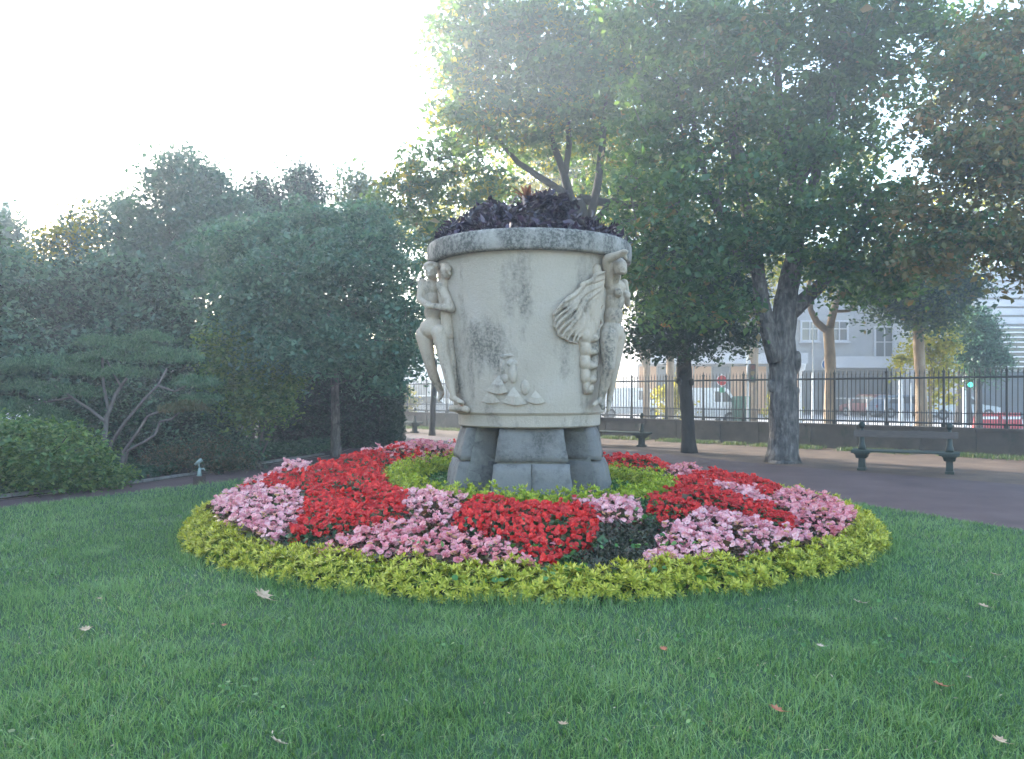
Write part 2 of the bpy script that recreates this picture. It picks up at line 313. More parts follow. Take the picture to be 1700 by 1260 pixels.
# kerb stones along the planted ground, by the left path
kerb = empty('kerb', (-6.6, 14, 0)); tag(kerb, kind='structure')
kp = [Vector((-8.0, 11.6, 0)), Vector((-6.55, 14.2, 0)), Vector((-5.75, 17, 0)), Vector((-4.8, 20.5, 0))]
for a, b in zip(kp[:-1], kp[1:]):
    n = int((b-a).length/.6); d = (b-a)/n
    for i in range(n):
        c = a+d*(i+.5); MB().box((c.x, c.y, .035+random.uniform(-.008, .008)), (d.length*.96, .09, .07), math.atan2(d.y, d.x)+random.uniform(-.02, .02)).build('kerb_stone', M['leg'], kerb, bevel=.008)

# ================================================================== FLOWER BED
BX, BY, BR = .235, 9.93, 3.93
def zb(x, y):
    r = np.hypot(np.asarray(x)-BX, np.asarray(y)-BY)/BR
    e = np.clip(1-r, 0, 1)
    return .035+.40*(1-np.clip(r, 0, 1)**2.4)+(-.022*(np.asarray(x)-BX)+.014*(np.asarray(y)-BY)+.025*np.clip(np.asarray(y)-BY-.8, 0, 9)+.065*np.clip(-.75*(np.asarray(x)-BX)+.66*(np.asarray(y)-BY)-.6, 0, 9))*np.clip(e*6, 0, 1)
def build_mound():
    nr, na = 30, 96; v = [(BX, BY, float(zb(BX, BY)))]; f = []
    for i in range(1, nr+1):
        r = BR*1.0*i/nr
        for k in range(na):
            a = 2*math.pi*k/na; x, y = BX+r*math.cos(a), BY+r*math.sin(a)
            v.append((x, y, float(zb(x, y))+random.uniform(-.012, .012)))
    for k in range(na): f.append((0, 1+k, 1+(k+1) % na))
    for i in range(nr-1):
        for k in range(na):
            a, b = 1+i*na+k, 1+i*na+(k+1) % na; f.append((a, a+na, b+na, b))
    MB().add(v, f).build('flower_bed_soil', M['soil'], smooth=True)['kind'] = 'structure'
build_mound()
def proj(x, y, z): return HX+FPX*x/y, HY-FPX*(z-EYE)/y

def leaf_arrays(C, D, Nn, L, Wd, fold=.12, wide=.5, curl=0.0):
    "4-point leaves: centre C, direction D, normal Nn, lengths L, widths Wd"
    D = D/np.linalg.norm(D, axis=1, keepdims=True); Sv = np.cross(D, Nn); Sv /= np.linalg.norm(Sv, axis=1, keepdims=True)+1e-9
    Up = np.cross(Sv, D); L = L[:, None]; Wd = Wd[:, None]
    a = C-D*L*.5; b = C+D*L*.5-Up*L*curl; m = C+D*L*(wide-.5)
    l = m+Sv*Wd*.5+Up*Wd*fold; r = m-Sv*Wd*.5+Up*Wd*fold
    V = np.stack([a, l, b, r], 1).reshape(-1, 3); n = len(C); i = np.arange(n)*4
    F = np.stack([np.stack([i, i+2, i+1], 1), np.stack([i, i+3, i+2], 1)], 1).reshape(-1, 3)
    return V, F
def rdirs(n, pitch_mu, pitch_sd, rng=R):
    a = rng.uniform(0, 2*np.pi, n); p = rng.normal(pitch_mu, pitch_sd, n)
    return np.stack([np.cos(a)*np.cos(p), np.sin(a)*np.cos(p), np.sin(p)], 1)
def rnorm(n, sd=.5, rng=R):
    v = rng.normal(0, sd, (n, 3)); v[:, 2] += 1; return v/np.linalg.norm(v, axis=1, keepdims=True)
def leafcloud(name, C, L, Wf, mat, parent=None, pitch=(-.3, .4), nsd=.5, tint=None, fold=.12, curl=.1, lsd=.22, wide=.45):
    n = len(C); Ls = L*np.exp(R.normal(0, lsd, n)); V, F = leaf_arrays(C, rdirs(n, *pitch), rnorm(n, nsd), Ls, Ls*Wf, fold, wide, curl)
    t = R.random(n) if tint is None else tint
    return link(name, np_mesh(name, V, F, np.repeat(t, 4)), mat, parent)

# ---- blossoms
def petal(o, d, up, L, Wd, lift):
    o, d, up = Vector(o), Vector(d).normalized(), Vector(up).normalized(); s = d.cross(up).normalized()
    return [o, o+d*L*.45+s*Wd*.5+up*lift*.5, o+d*L*.95+s*Wd*.28+up*lift, o+d*L*.95-s*Wd*.28+up*lift, o+d*L*.45-s*Wd*.5+up*lift*.5]
def blossom_arrays(rng, size):
    V = []; F = []; T = []
    for k in range(3):
        o = Vector((rng.uniform(-1, 1), rng.uniform(-1, 1), rng.uniform(-.3, .6)))*size*.42
        up = Vector((rng.uniform(-1.1, 1.1), rng.uniform(-1.6, .5), .9)).normalized(); u = up.orthogonal().normalized(); v = up.cross(u)
        a0 = rng.uniform(0, 6.28); tt = rng.random()
        for j in range(4):
            a = a0+j*math.pi/2; L = size*(.52 if j % 2 == 0 else .36)
            p = petal(o, u*math.cos(a)+v*math.sin(a), up, L, L*1.3, size*rng.uniform(.10, .30)); b = len(V); V += p; F += [(b, b+1, b+2), (b, b+2, b+3), (b, b+3, b+4)]; T += [tt]*5
        b = len(V); c = o+up*size*.1; V += [c+u*size*.07, c+v*size*.07, c-u*size*.07, c-v*size*.07, c+up*size*.07]; F += [(b, b+1, b+4), (b+1, b+2, b+4), (b+2, b+3, b+4), (b+3, b, b+4)]; T += [1.0]*5
    return np.array([tuple(p) for p in V]), np.array(F), np.array(T)
M['pet_pink'] = leafmat('pink_petals', [(0, (.50, .12, .15)), (.5, (.70, .26, .30)), (.93, (.82, .46, .47)), (1, (.72, .55, .20))], .25, (1.1, .9, .9), rough=.5)
M['pet_pale'] = leafmat('pale_pink_petals', [(0, (.52, .16, .20)), (.5, (.75, .36, .40)), (.93, (.88, .60, .60)), (1, (.72, .55, .20))], .25, (1.1, .9, .9), rough=.5)
M['pet_red'] = leafmat('red_petals', [(0, (.34, .010, .014)), (.5, (.60, .022, .024)), (.95, (.78, .06, .05)), (1, (.60, .16, .03))], .25, (1.3, .7, .7), rough=.45)
BV = {}
for nm, mt, sz in (('pink', 'pet_pink', .054), ('pale', 'pet_pale', .053), ('red', 'pet_red', .052)):
    BV[nm] = []
    for i in range(7):
        v, f, t = blossom_arrays(random.Random(i*13+len(nm)), sz); me = np_mesh('blossom_'+nm, v, f, t); me.materials.append(M[mt]); BV[nm].append((me, v, f, t))
# ---- patches: outline (surveyed) of each drift of bedding plants
PATCH = [
 ('pink', 'pink begonia drift bulging over the front golden edging, just left of the bed centre', [(505, 930), (560, 885), (640, 868), (700, 862), (760, 872), (830, 890), (880, 925), (905, 962), (820, 985), (700, 985), (600, 978), (510, 955)]),
 ('pale', 'pale pink begonia drift at front right, with a bare red begonia band behind it', [(1055, 948), (1085, 905), (1108, 870), (1150, 848), (1210, 850), (1290, 868), (1375, 893), (1395, 915), (1330, 950), (1220, 968), (1130, 975), (1060, 968)]),
 ('pale', 'pale pink begonia drift at the left end of the bed, next to the golden edging', [(315, 890), (320, 835), (370, 815), (430, 805), (500, 808), (505, 840), (480, 870), (435, 900), (400, 935), (350, 925)]),
 ('red', 'large red begonia drift left of the vase legs, between two pale pink drifts', [(478, 885), (490, 850), (510, 805), (570, 785), (640, 785), (668, 800), (672, 840), (680, 868), (620, 878), (540, 882)]),
 ('red', 'bright red begonia drift right in front of the vase, running forward to a point', [(748, 872), (762, 842), (800, 815), (870, 815), (935, 832), (985, 838), (1000, 862), (985, 890), (950, 910), (905, 935), (880, 915), (830, 885), (780, 876)]),
 ('pale', 'small pale pink begonia drift between the two front red drifts, left of the vase centre', [(664, 815), (700, 806), (760, 808), (792, 820), (765, 842), (745, 868), (700, 872), (672, 850)]),
 ('pale', 'small pale pink begonia drift at the inner lime ring, right of the front red drift', [(925, 832), (960, 818), (1040, 815), (1068, 842), (1062, 862), (1000, 864), (985, 840)]),
 ('red', 'dark red begonia drift right of the lime ring, behind the pale front right drift', [(1075, 845), (1080, 815), (1130, 790), (1165, 795), (1225, 820), (1290, 838), (1325, 862), (1310, 880), (1230, 866), (1150, 852), (1100, 862)]),
 ('pink', 'dusky pink begonia drift at the far right end of the bed, with bronze leaves', [(1275, 825), (1310, 806), (1370, 806), (1420, 828), (1448, 870), (1436, 925), (1385, 888), (1320, 862), (1285, 845)]),
 ('pale', 'narrow pink begonia wedge between the two red drifts on the right side', [(1150, 792), (1180, 795), (1260, 812), (1275, 828), (1235, 828), (1180, 812)]),
 ('red', 'red begonia band along the right back of the bed, next to the asphalt', [(1130, 788), (1180, 778), (1260, 778), (1310, 800), (1280, 822), (1230, 812), (1160, 794)]),
 ('pink', 'thin pink begonia band along the back right rim of the bed', [(1105, 782), (1110, 768), (1180, 765), (1260, 775), (1250, 780), (1170, 780), (1130, 788)]),
 ('red', 'low red begonia strip at the back, directly right of the vase legs', [(1000, 775), (1010, 755), (1070, 752), (1125, 760), (1110, 772), (1060, 775)]),
 ('pale', 'pale pink begonia strip on the back left rim of the bed, by the narrow path', [(372, 818), (390, 785), (430, 765), (500, 763), (520, 775), (455, 787), (400, 806)]),
 ('red', 'long red begonia band sweeping back left from the large red drift', [(395, 812), (455, 786), (530, 770), (590, 750), (640, 742), (650, 765), (635, 786), (560, 790), (510, 805), (450, 812)]),
 ('pink', 'mixed pink and red begonia drift at the back left, beside the lime ring', [(590, 752), (640, 738), (700, 730), (752, 740), (758, 752), (700, 762), (660, 772), (640, 765)]),
]
gx, gy = np.meshgrid(np.arange(BX-BR, BX+BR, .053), np.arange(BY-BR, BY+BR, .053)); gx = gx.ravel()+R.uniform(-.027, .027, gx.size); gy = gy.ravel()+R.uniform(-.027, .027, gy.size)
gr = np.hypot(gx-BX, gy-BY); k = (gr < 3.69) & (gr > 1.76); gx, gy, gr = gx[k], gy[k], gr[k]
wav = .04*np.sin(gx*3.1+1)*np.cos(gy*2.7)+.03*np.sin(gx*7+gy*5)
gh = .205+wav-.07*np.clip((2.3-gr)/.5, 0, 1)+.10*np.clip((gy-10.5)/2, 0, 1); gz = zb(gx, gy)+gh; gp, gq = proj(gx, gy, gz)
own = np.full(gx.shape, -1)
for i, (_, _, poly) in enumerate(PATCH):
    m = inpoly(gp+R.normal(0, 3.5, gp.shape), gq+R.normal(0, 1.6, gq.shape), poly) & (own < 0); own[m] = i
hid = (own < 0) & (gy > 11.6) & (gr < 3.5)
ang = np.degrees(np.arctan2(gy-BY, gx-BX))
def edge_fade(mask):     # how deep inside its patch each plant stands (0 at rim .. 1)
    ix = np.where(mask)[0]; ox = np.where(~mask)[0]; out = np.ones(len(ix))
    if len(ox) == 0: return ix, out
    P = np.stack([gx[ox], gy[ox]], 1)
    for j, q in enumerate(ix):
        d = np.min((P[:, 0]-gx[q])**2+(P[:, 1]-gy[q])**2); out[j] = min(1.0, math.sqrt(d)/.22)
    return ix, out
def make_patch(kind, label, mask, cap=300):
    ix, ef = edge_fade(mask)
    if len(ix) < 8: return
    cx, cy = float(gx[ix].mean()), float(gy[ix].mean())
    t = empty('begonia_patch', (cx, cy, float(zb(cx, cy)))); tag(t, label, 'flowers', 'begonia drifts in the round bed')
    keep = R.random(len(ix)) < (.80 if kind == 'red' else .70); bronze = kind != 'red'
    top = zb(gx[ix], gy[ix])+(.12+(gh[ix]-.10)*(.35+.65*ef**.6))
    bi = ix[keep]; bt = top[keep]+R.normal(0, .024, keep.sum())
    for rep in range(2):
        sd_ = R.random(len(ix)) < np.where(ef < .5, .62, .10); bi = np.concatenate([bi, ix[sd_]]); bt = np.concatenate([bt, top[sd_]-R.uniform(.02, .14, sd_.sum())])
    order = np.argsort(gy[bi]); var = BV[kind]; rest = []
    for c, j in enumerate(order):
        me, v, f, tt = var[R.integers(len(var))]; rz = R.uniform(-.9, .9); sc = R.uniform(.62, 1.28)
        if kind == 'pink' and 'mixed' in label and R.random() < .55: me, v, f, tt = BV['red'][R.integers(7)]
        if kind == 'red' and R.random() < .02: me, v, f, tt = BV['pink'][R.integers(7)]
        p = (float(gx[bi[j]]), float(gy[bi[j]]), float(bt[j]))
        if c < cap:
            o = bpy.data.objects.new('blossom', me); o.location = (p[0]-cx, p[1]-cy, p[2]-float(zb(cx, cy))); o.rotation_euler = (0, 0, rz); o.scale = (sc,)*3; o.parent = t; COL.objects.link(o)
        else:
            ca, sa = math.cos(rz), math.sin(rz); q = v*sc; q = np.stack([q[:, 0]*ca-q[:, 1]*sa, q[:, 0]*sa+q[:, 1]*ca, q[:, 2]], 1)+np.array(p); rest.append((q, f, tt, me.materials[0]))
    if rest:
        off = 0; Vs = []; Fs = []; Ts = []
        for q, f, tt, _ in rest: Vs.append(q); Fs.append(f+off); Ts.append(tt); off += len(q)
        link('blossom_mass', np_mesh('blossom_mass', np.concatenate(Vs), np.concatenate(Fs), np.concatenate(Ts)), var[0][0].materials[0], t)['kind'] = 'stuff'
    n = len(ix)*4; s = R.integers(0, len(ix), n); h = R.random(n)**.5
    C = np.stack([gx[ix][s]+R.normal(0, .03, n), gy[ix][s]+R.normal(0, .03, n), zb(gx[ix][s], gy[ix][s])+.03+h*(top[s]-zb(gx[ix][s], gy[ix][s])-.045)], 1)
    leafcloud('foliage', C, .062, .85, M['beg_bronze' if bronze else 'beg_leaf'], t, (.1, .5), .6)['kind'] = 'stuff'
for i, (kind, label, _) in enumerate(PATCH): make_patch(kind, label, own == i)
make_patch('red', 'red begonia drift at the back of the bed, hidden behind the vase', hid & (ang > 60) & (ang < 112))
make_patch('pale', 'pale pink begonia drift at the back left of the vase, along the lime ring', hid & (ang >= 112) & (ang < 140) )
# low dark and green bedding between the drifts
un = (own < 0) & ~(hid & (ang > 60) & (ang < 140))
dk = un & (np.sin(gx*2.3+.7*gy+.8)+.25*np.sin(gx*9) > .15)
def cover(mask, name, label, mat, h, dens, L):
    ix = np.where(mask)[0]; n = len(ix)*dens; s = ix[R.integers(0, len(ix), n)]
    x = gx[s]+R.normal(0, .035, n); y = gy[s]+R.normal(0, .035, n); z = zb(x, y)+.02+R.random(n)**.6*(h+.03*np.sin(x*11)*np.cos(y*9))
    o = leafcloud(name, np.stack([x, y, z], 1), L, .42, M[mat], None, (.5, .5), .7); tag(o, label, 'bedding plants', kind='stuff')
cover(dk, 'dark_bedding', 'low dark bronze green bedding foliage between the begonia drifts', 'dark_cover', .15, 11, .05)
cover(un & ~dk, 'green_bedding', 'low fresh green bedding foliage between the begonia drifts', 'green_cover', .13, 10, .05)
n = 5000; aa = R.uniform(0, 2*np.pi, n); rr_ = R.uniform(.9, 1.5, n); x_, y_ = BX+rr_*np.cos(aa), BY+rr_*np.sin(aa)
tag(leafcloud('inner_ground_cover', np.stack([x_, y_, zb(x_, y_)+R.random(n)*.06], 1), .05, .5, M['green_cover'], None, (.4, .5), .6), 'low dark green planting inside the lime ring around the vase legs', 'bedding plants', kind='stuff')
# broad nasturtium-like leaves poking out near the golden edging
def disc_leaf(n=7):
    v = [(0, 0, 0)]+[(math.cos(2*math.pi*k/n)*(1+.12*math.sin(3*k)), math.sin(2*math.pi*k/n), .12*math.sin(k*1.7)) for k in range(n)]
    return np.array(v), np.array([(0, 1+k, 1+(k+1) % n) for k in range(n)])
def broad(name, label, spots, size, mat, parent=None):
    v0, f0 = disc_leaf(); Vs = []; Fs = []; Ts = []; off = 0
    for (x, y, z) in spots:
        s = size*R.uniform(.6, 1.25); Nn = rnorm(1, .45)[0]; u = np.cross(Nn, [0, 1, .1]); u /= np.linalg.norm(u); v_ = np.cross(Nn, u)
        q = np.array([x, y, z])+s*(v0[:, :1]*u+v0[:, 1:2]*v_+v0[:, 2:]*Nn); Vs.append(q); Fs.append(f0+off); Ts += [R.random()]*len(v0); off += len(v0)
    return link(name, np_mesh(name, np.concatenate(Vs), np.concatenate(Fs), np.array(Ts)), M[mat], parent)
M['leaf_weed'] = leafmat('weed_leaf', G((.04, .12, .03), (.07, .19, .05), (.14, .28, .09)), .25, (1.6, 1.6, .7))
sp = []
for (px, py, n, sx, sy) in [(1140, 925, 26, 45, 12), (1075, 905, 16, 22, 14), (960, 940, 16, 40, 8), (1230, 985, 34, 50, 14), (1050, 1000, 20, 50, 8), (820, 985, 14, 60, 8), (1075, 850, 14, 18, 14), (420, 985, 12, 30, 8), (700, 930, 8, 30, 8), (590, 1000, 14, 40, 6), (960, 1005, 14, 90, 6), (1340, 985, 12, 50, 8), (860, 940, 10, 50, 10)]:
    for _ in range(n):
        x_, y_ = px+random.gauss(0, sx), py+random.gauss(0, sy)
        for dd in np.arange(5.3, 9.5, .05):     # first place where the sight line meets plants or lawn
            p = W(x_, y_, dd); r = math.hypot(p.x-BX, p.y-BY)
            top = .07 if r > BR+.05 else float(zb(p.x, p.y))+(.29 if r < 3.62 else .20*math.sqrt(max(0, 1-((r-3.78)/.26)**2)))
            if p.z <= top+.01:
                if r < BR+.06: sp.append((p.x, p.y, top+.015))
                break
tag(broad('broad_leaved_weeds', None, sp, .023, 'leaf_weed'), 'scattered round green weed leaves among the golden edging and drifts', 'weeds', kind='stuff')

# ---- golden edging (outer ring) and lime ring (inner), as leaf rosettes
def rosette_arrays(rng, size, n=11):
    V = []; F = []; T = []
    for k in range(n):
        a = 2*math.pi*k/n+rng.uniform(-.3, .3); p = rng.uniform(.15, 1.15); d = Vector((math.cos(a)*math.cos(p), math.sin(a)*math.cos(p), math.sin(p))); L = size*rng.uniform(.7, 1.1)
        s = d.cross(Vector((0, 0, 1))).normalized(); up = s.cross(d); wd = L*.26; b = len(V); t = rng.random()
        V += [d*L*.05, d*L*.45+s*wd*.5+up*L*.02, d*L*.45-s*wd*.5+up*L*.02, d*L*.5+up*L*.06*0, d*L-Vector((0, 0, L*.12))]
        F += [(b, b+3, b+1), (b, b+2, b+3), (b+1, b+3, b+4), (b+3, b+2, b+4)]; T += [t*.7+rng.uniform(0, .25)]*5
    return np.array([tuple(q) for q in V]), np.array(F), np.array(T)
def ring(name, label, r0, r1, h, mat, num, size, cap, front=None, inner_h=0):
    var = []
    for i in range(8):
        v, f, t = rosette_arrays(random.Random(i+int(r0*10)), size); me = np_mesh('leaf_rosette', v, f, t); me.materials.append(M[mat]); var.append((me, v, f, t))
    rt = empty(name, (BX, BY, 0)); tag(rt, label, 'edging plants')
    rm, hw = (r0+r1)/2, (r1-r0)/2; Q = []
    for i in range(num):
        a = random.uniform(0, 2*math.pi); u = random.uniform(-1.0, 1.0); th = u*1.62      # angle over the dome section
        bump = 1+.16*math.sin(a*23+math.sin(a*7)*2)+.10*math.sin(a*57); dep = random.random()**.35
        rr = rm+math.sin(th)*hw*dep*1.02*(1+.08*math.sin(a*31)); hz = max(0.0, math.cos(th))*h*bump*dep
        x, y = BX+rr*math.cos(a), BY+rr*math.sin(a); z = float(zb(x, y)) if rr < BR else .035
        tl = th*.75; ax = Vector((-math.sin(a), math.cos(a), 0)); Q.append((y, x, z+.015+hz*.93, ax, tl, random.uniform(0, 6.28), random.uniform(.75, 1.25)))
    Q.sort(key=lambda q: q[0]); Vs = []; Fs = []; Ts = []; off = 0
    for c, (y, x, z, ax, tl, sp_, sc) in enumerate(Q):
        me, v, f, t = var[c % 8]; Mx = Matrix.Rotation(tl, 4, ax) @ Matrix.Rotation(sp_, 4, 'Z')
        if c < cap:
            o = bpy.data.objects.new('leaf_rosette', me); o.parent = rt; o.matrix_basis = Matrix.Translation((x-BX, y-BY, z)) @ Mx @ Matrix.Scale(sc, 4); COL.objects.link(o)
        else:
            A = np.array(Mx.to_3x3()); Vs.append(v @ A.T*sc+np.array([x, y, z])); Fs.append(f+off); Ts.append(t); off += len(v)
    link('rosette_mass', np_mesh('rosette_mass', np.concatenate(Vs), np.concatenate(Fs), np.concatenate(Ts)), M[mat], rt)['kind'] = 'stuff'
    n = num*2; a = R.uniform(0, 2*np.pi, n); th = R.uniform(-1.5, 1.5, n); q = R.uniform(.3, .8, n); rr = rm+np.sin(th)*hw*q; x = BX+rr*np.cos(a); y = BY+rr*np.sin(a)
    z = np.where(rr < BR, zb(x, y), .035)+.01+np.cos(th)*h*q*.9
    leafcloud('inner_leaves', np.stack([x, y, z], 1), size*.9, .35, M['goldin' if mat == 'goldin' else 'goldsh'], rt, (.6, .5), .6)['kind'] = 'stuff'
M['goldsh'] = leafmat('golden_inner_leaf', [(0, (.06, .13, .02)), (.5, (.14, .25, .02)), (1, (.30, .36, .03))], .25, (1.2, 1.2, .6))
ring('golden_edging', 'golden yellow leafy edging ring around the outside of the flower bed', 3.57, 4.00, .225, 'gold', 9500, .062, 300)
ring('lime_ring', 'lime green leafy ring planted close around the vase legs', 1.40, 1.86, .25, 'goldin', 3200, .055, 300)

# ================================================================== THE VASE
UX, UY = .212, 9.94
def rbody(z):
    t = (z-1.375)/(3.18-1.375); return .925+.225*t+.02*math.sin(max(0, min(1, t))*math.pi)*-1
vase = empty('stone_vase', (UX, UY, .3)); tag(vase, 'huge pale stone vase with carved nude figures on grey stone legs in the flower bed', 'stone vase')
prof = [(.0, 1.30), (.80, 1.30), (.925, 1.368)]+[(rbody(z), z) for z in np.linspace(1.376, 3.20, 24)]
MB().lathe(prof, (UX, UY), 128).build('bowl', M['urn'], vase, smooth=True)
MB().lathe([(.0, 1.195), (.84, 1.195), (.858, 1.202), (.872, 1.215), (.876, 1.35), (.868, 1.362), (.80, 1.364)], (UX, UY), 96).build('base_band', M['urn'], vase, smooth=False)
MB().lathe([(1.13, 3.165), (1.228, 3.160), (1.243, 3.172), (1.252, 3.19), (1.258, 3.27), (1.256, 3.35), (1.248, 3.375), (1.228, 3.393), (1.19, 3.40), (1.12, 3.395), (1.08, 3.37), (1.06, 3.2)], (UX, UY), 144, jit=.003).build('rim', M['rim'], vase, smooth=True)
MB().lathe([(0, 3.34), (.6, 3.34), (1.075, 3.28)], (UX, UY), 48).build('potting_soil', M['soil'], vase)
# legs: five splayed piers of dressed stone, one block on two
def block(theta, z0, z1, r_out0, r_out1, w0, w1, r_in, side=None):
    "wedge block facing outwards at angle theta; side -1/+1 takes one half"
    n = Vector((math.sin(theta), -math.cos(theta), 0)); t = Vector((math.cos(theta), math.sin(theta), 0)); c = Vector((UX, UY, 0))
    b = bmesh.new(); nx, nz, ny = 8, 6, 4
    a0, a1 = (-1, 1) if side is None else ((-1, -.012) if side < 0 else (.012, 1)); rnd = random.Random(int(theta*100+z0*77+(side or 0)*5))
    g = {}
    for i in range(nx+1):
        for j in range(nz+1):
            for k in range(ny+1):
                if 0 < i < nx and 0 < j < nz and 0 < k < ny: continue
                u = a0+(a1-a0)*i/nx; v = j/nz; z = z0+(z1-z0)*v; ro = r_out0+(r_out1-r_out0)*v; ww = (w0+(w1-w0)*v)/2; rr = r_in+(ro-r_in)*k/ny
                wsc = .62+.38*(rr-r_in)/(ro-r_in)
                p = c+n*rr+t*u*ww*wsc+Vector((0, 0, z)); ed = (i in (0, nx))+(j in (0, nz))+(k in (0, ny))
                q = p+Vector((rnd.uniform(-1, 1), rnd.uniform(-1, 1), rnd.uniform(-1, 1)*.4))*(.011 if ed < 2 else .006)
                if ed >= 2: q += (c+n*(r_in+ro)/2+Vector((0, 0, (z0+z1)/2))-q).normalized()*.012
                if k == ny and ed == 1: q += n*.012
                g[(i, j, k)] = b.verts.new(q)
    def quad(*ks): b.faces.new([g[k_] for k_ in ks])
    for i in range(nx):
        for j in range(nz):
            quad((i, j, 0), (i, j+1, 0), (i+1, j+1, 0), (i+1, j, 0)); quad((i, j, ny), (i+1, j, ny), (i+1, j+1, ny), (i, j+1, ny))
    for j in range(nz):
        for k_ in range(ny):
            quad((0, j, k_), (0, j, k_+1), (0, j+1, k_+1), (0, j+1, k_)); quad((nx, j, k_), (nx, j+1, k_), (nx, j+1, k_+1), (nx, j, k_+1))
    for i in range(nx):
        for k_ in range(ny):
            quad((i, 0, k_), (i+1, 0, k_), (i+1, 0, k_+1), (i, 0, k_+1)); quad((i, nz, k_), (i, nz, k_+1), (i+1, nz, k_+1), (i+1, nz, k_))
    bmesh.ops.recalc_face_normals(b, faces=b.faces); me = bpy.data.meshes.new('stone_block'); b.to_mesh(me); b.free(); return me
zt, zs, zf = 1.192, .80, .18
for kk in range(4):
    th = math.radians((0, 81, 180, -81)[kk])+.012
    n = Vector((math.sin(th), -math.cos(th), 0)); t = Vector((math.cos(th), math.sin(th), 0)); c = Vector((UX, UY, 0))
    mb = MB()
    lo, hi = .38, .66
    v = []
    for z, ro, ww in ((zf, .92, .50), (zt-.004, .69, .36)):
        for (s, r_, wf) in ((-1, lo+.02, .6), (1, lo+.02, .6), (1, ro, .95), (-1, ro, .95)): v.append(c+n*r_+t*s*ww*wf+Vector((0, 0, z)))
    mb.add(v, [(3, 2, 1, 0), (4, 5, 6, 7), (0, 1, 5, 4), (1, 2, 6, 5), (2, 3, 7, 6), (3, 0, 4, 7)])
    leg = mb.build('leg', M['mortar'], vase)
    fr_ = kk in (0, 2); ro = lambda z: (.76 if fr_ else .81)+((.92 if fr_ else .99)-.75)*(zt-z)/(zt-zf); ww = lambda z: .75+(1.03-.75)*(zt-z)/(zt-zf)
    link('stone_block', block(th, zs+.006, zt, ro(zs), ro(zt), ww(zs), ww(zt), lo), M['leg'], leg, smooth=True)
    for s in (-1, 1): link('stone_block', block(th, zf, zs-.006, ro(zf), ro(zs)+.012, ww(zf), ww(zs)+.02, lo, s), M['leg'], leg, smooth=True)

# ---- carved figures: overlapping rounded volumes fused into one skin
ICO = {}
def ico(sub):
    if sub not in ICO:
        q = bmesh.new(); bmesh.ops.create_icosphere(q, subdivisions=sub, radius=1); q.verts.ensure_lookup_table()
        ICO[sub] = (np.array([tuple(v.co) for v in q.verts]), np.array([[v.index for v in f.verts] for f in q.faces])); q.free()
    return ICO[sub]
def fused(name, parts, voxel, mat, parent, smooth=3):
    "parts: ('s', centre, (rx, ry, rz)) ellipsoid or ('c', p0, p1, r0, r1) tapered limb"
    Vs = []; Fs = []; off = [0]
    def sph(c, r, sub=2):
        v, f = ico(sub); Vs.append(v*np.array(r)+np.array(tuple(c))); Fs.append(f+off[0]); off[0] += len(v)
    for p in parts:
        if p[0] == 's': sph(p[1], p[2], 3)
        else:
            a, e = Vector(p[1]), Vector(p[2]); n = max(2, int((e-a).length/(min(p[3], p[4])*.5))+1)
            for i in range(n+1):
                f = i/n; r = p[3]*(1-f)+p[4]*f; sph(a.lerp(e, f), (r, r, r), 2 if r > .03 else 1)
    me = np_mesh(name, np.concatenate(Vs), np.concatenate(Fs)); o = bpy.data.objects.new(name, me); COL.objects.link(o)
    m = o.modifiers.new('r', 'REMESH'); m.mode = 'VOXEL'; m.voxel_size = voxel
    s = o.modifiers.new('s', 'SMOOTH'); s.iterations = smooth; s.factor = .5
    dg = bpy.context.evaluated_depsgraph_get(); dg.update(); me2 = bpy.data.meshes.new_from_object(o.evaluated_get(dg)); bpy.data.objects.remove(o); bpy.data.meshes.remove(me)
    me2.name = name; me2.materials.clear(); return link(name, me2, mat, parent, smooth=True)
PX = 1/134.0
def C_(p0, p1, r0, r1, o=0): return ('c', W(p0[0], p0[1], p0[2]+OFF[0]), W(p1[0], p1[1], p1[2]+OFF[0]), r0*PX, r1*PX)
OFF = [0.0]
def S_(p, r): return ('s', W(p[0], p[1], p[2]+OFF[0]), (r[0]*PX, r[2]*PX if len(r) > 2 else r[0]*PX, r[1]*PX))
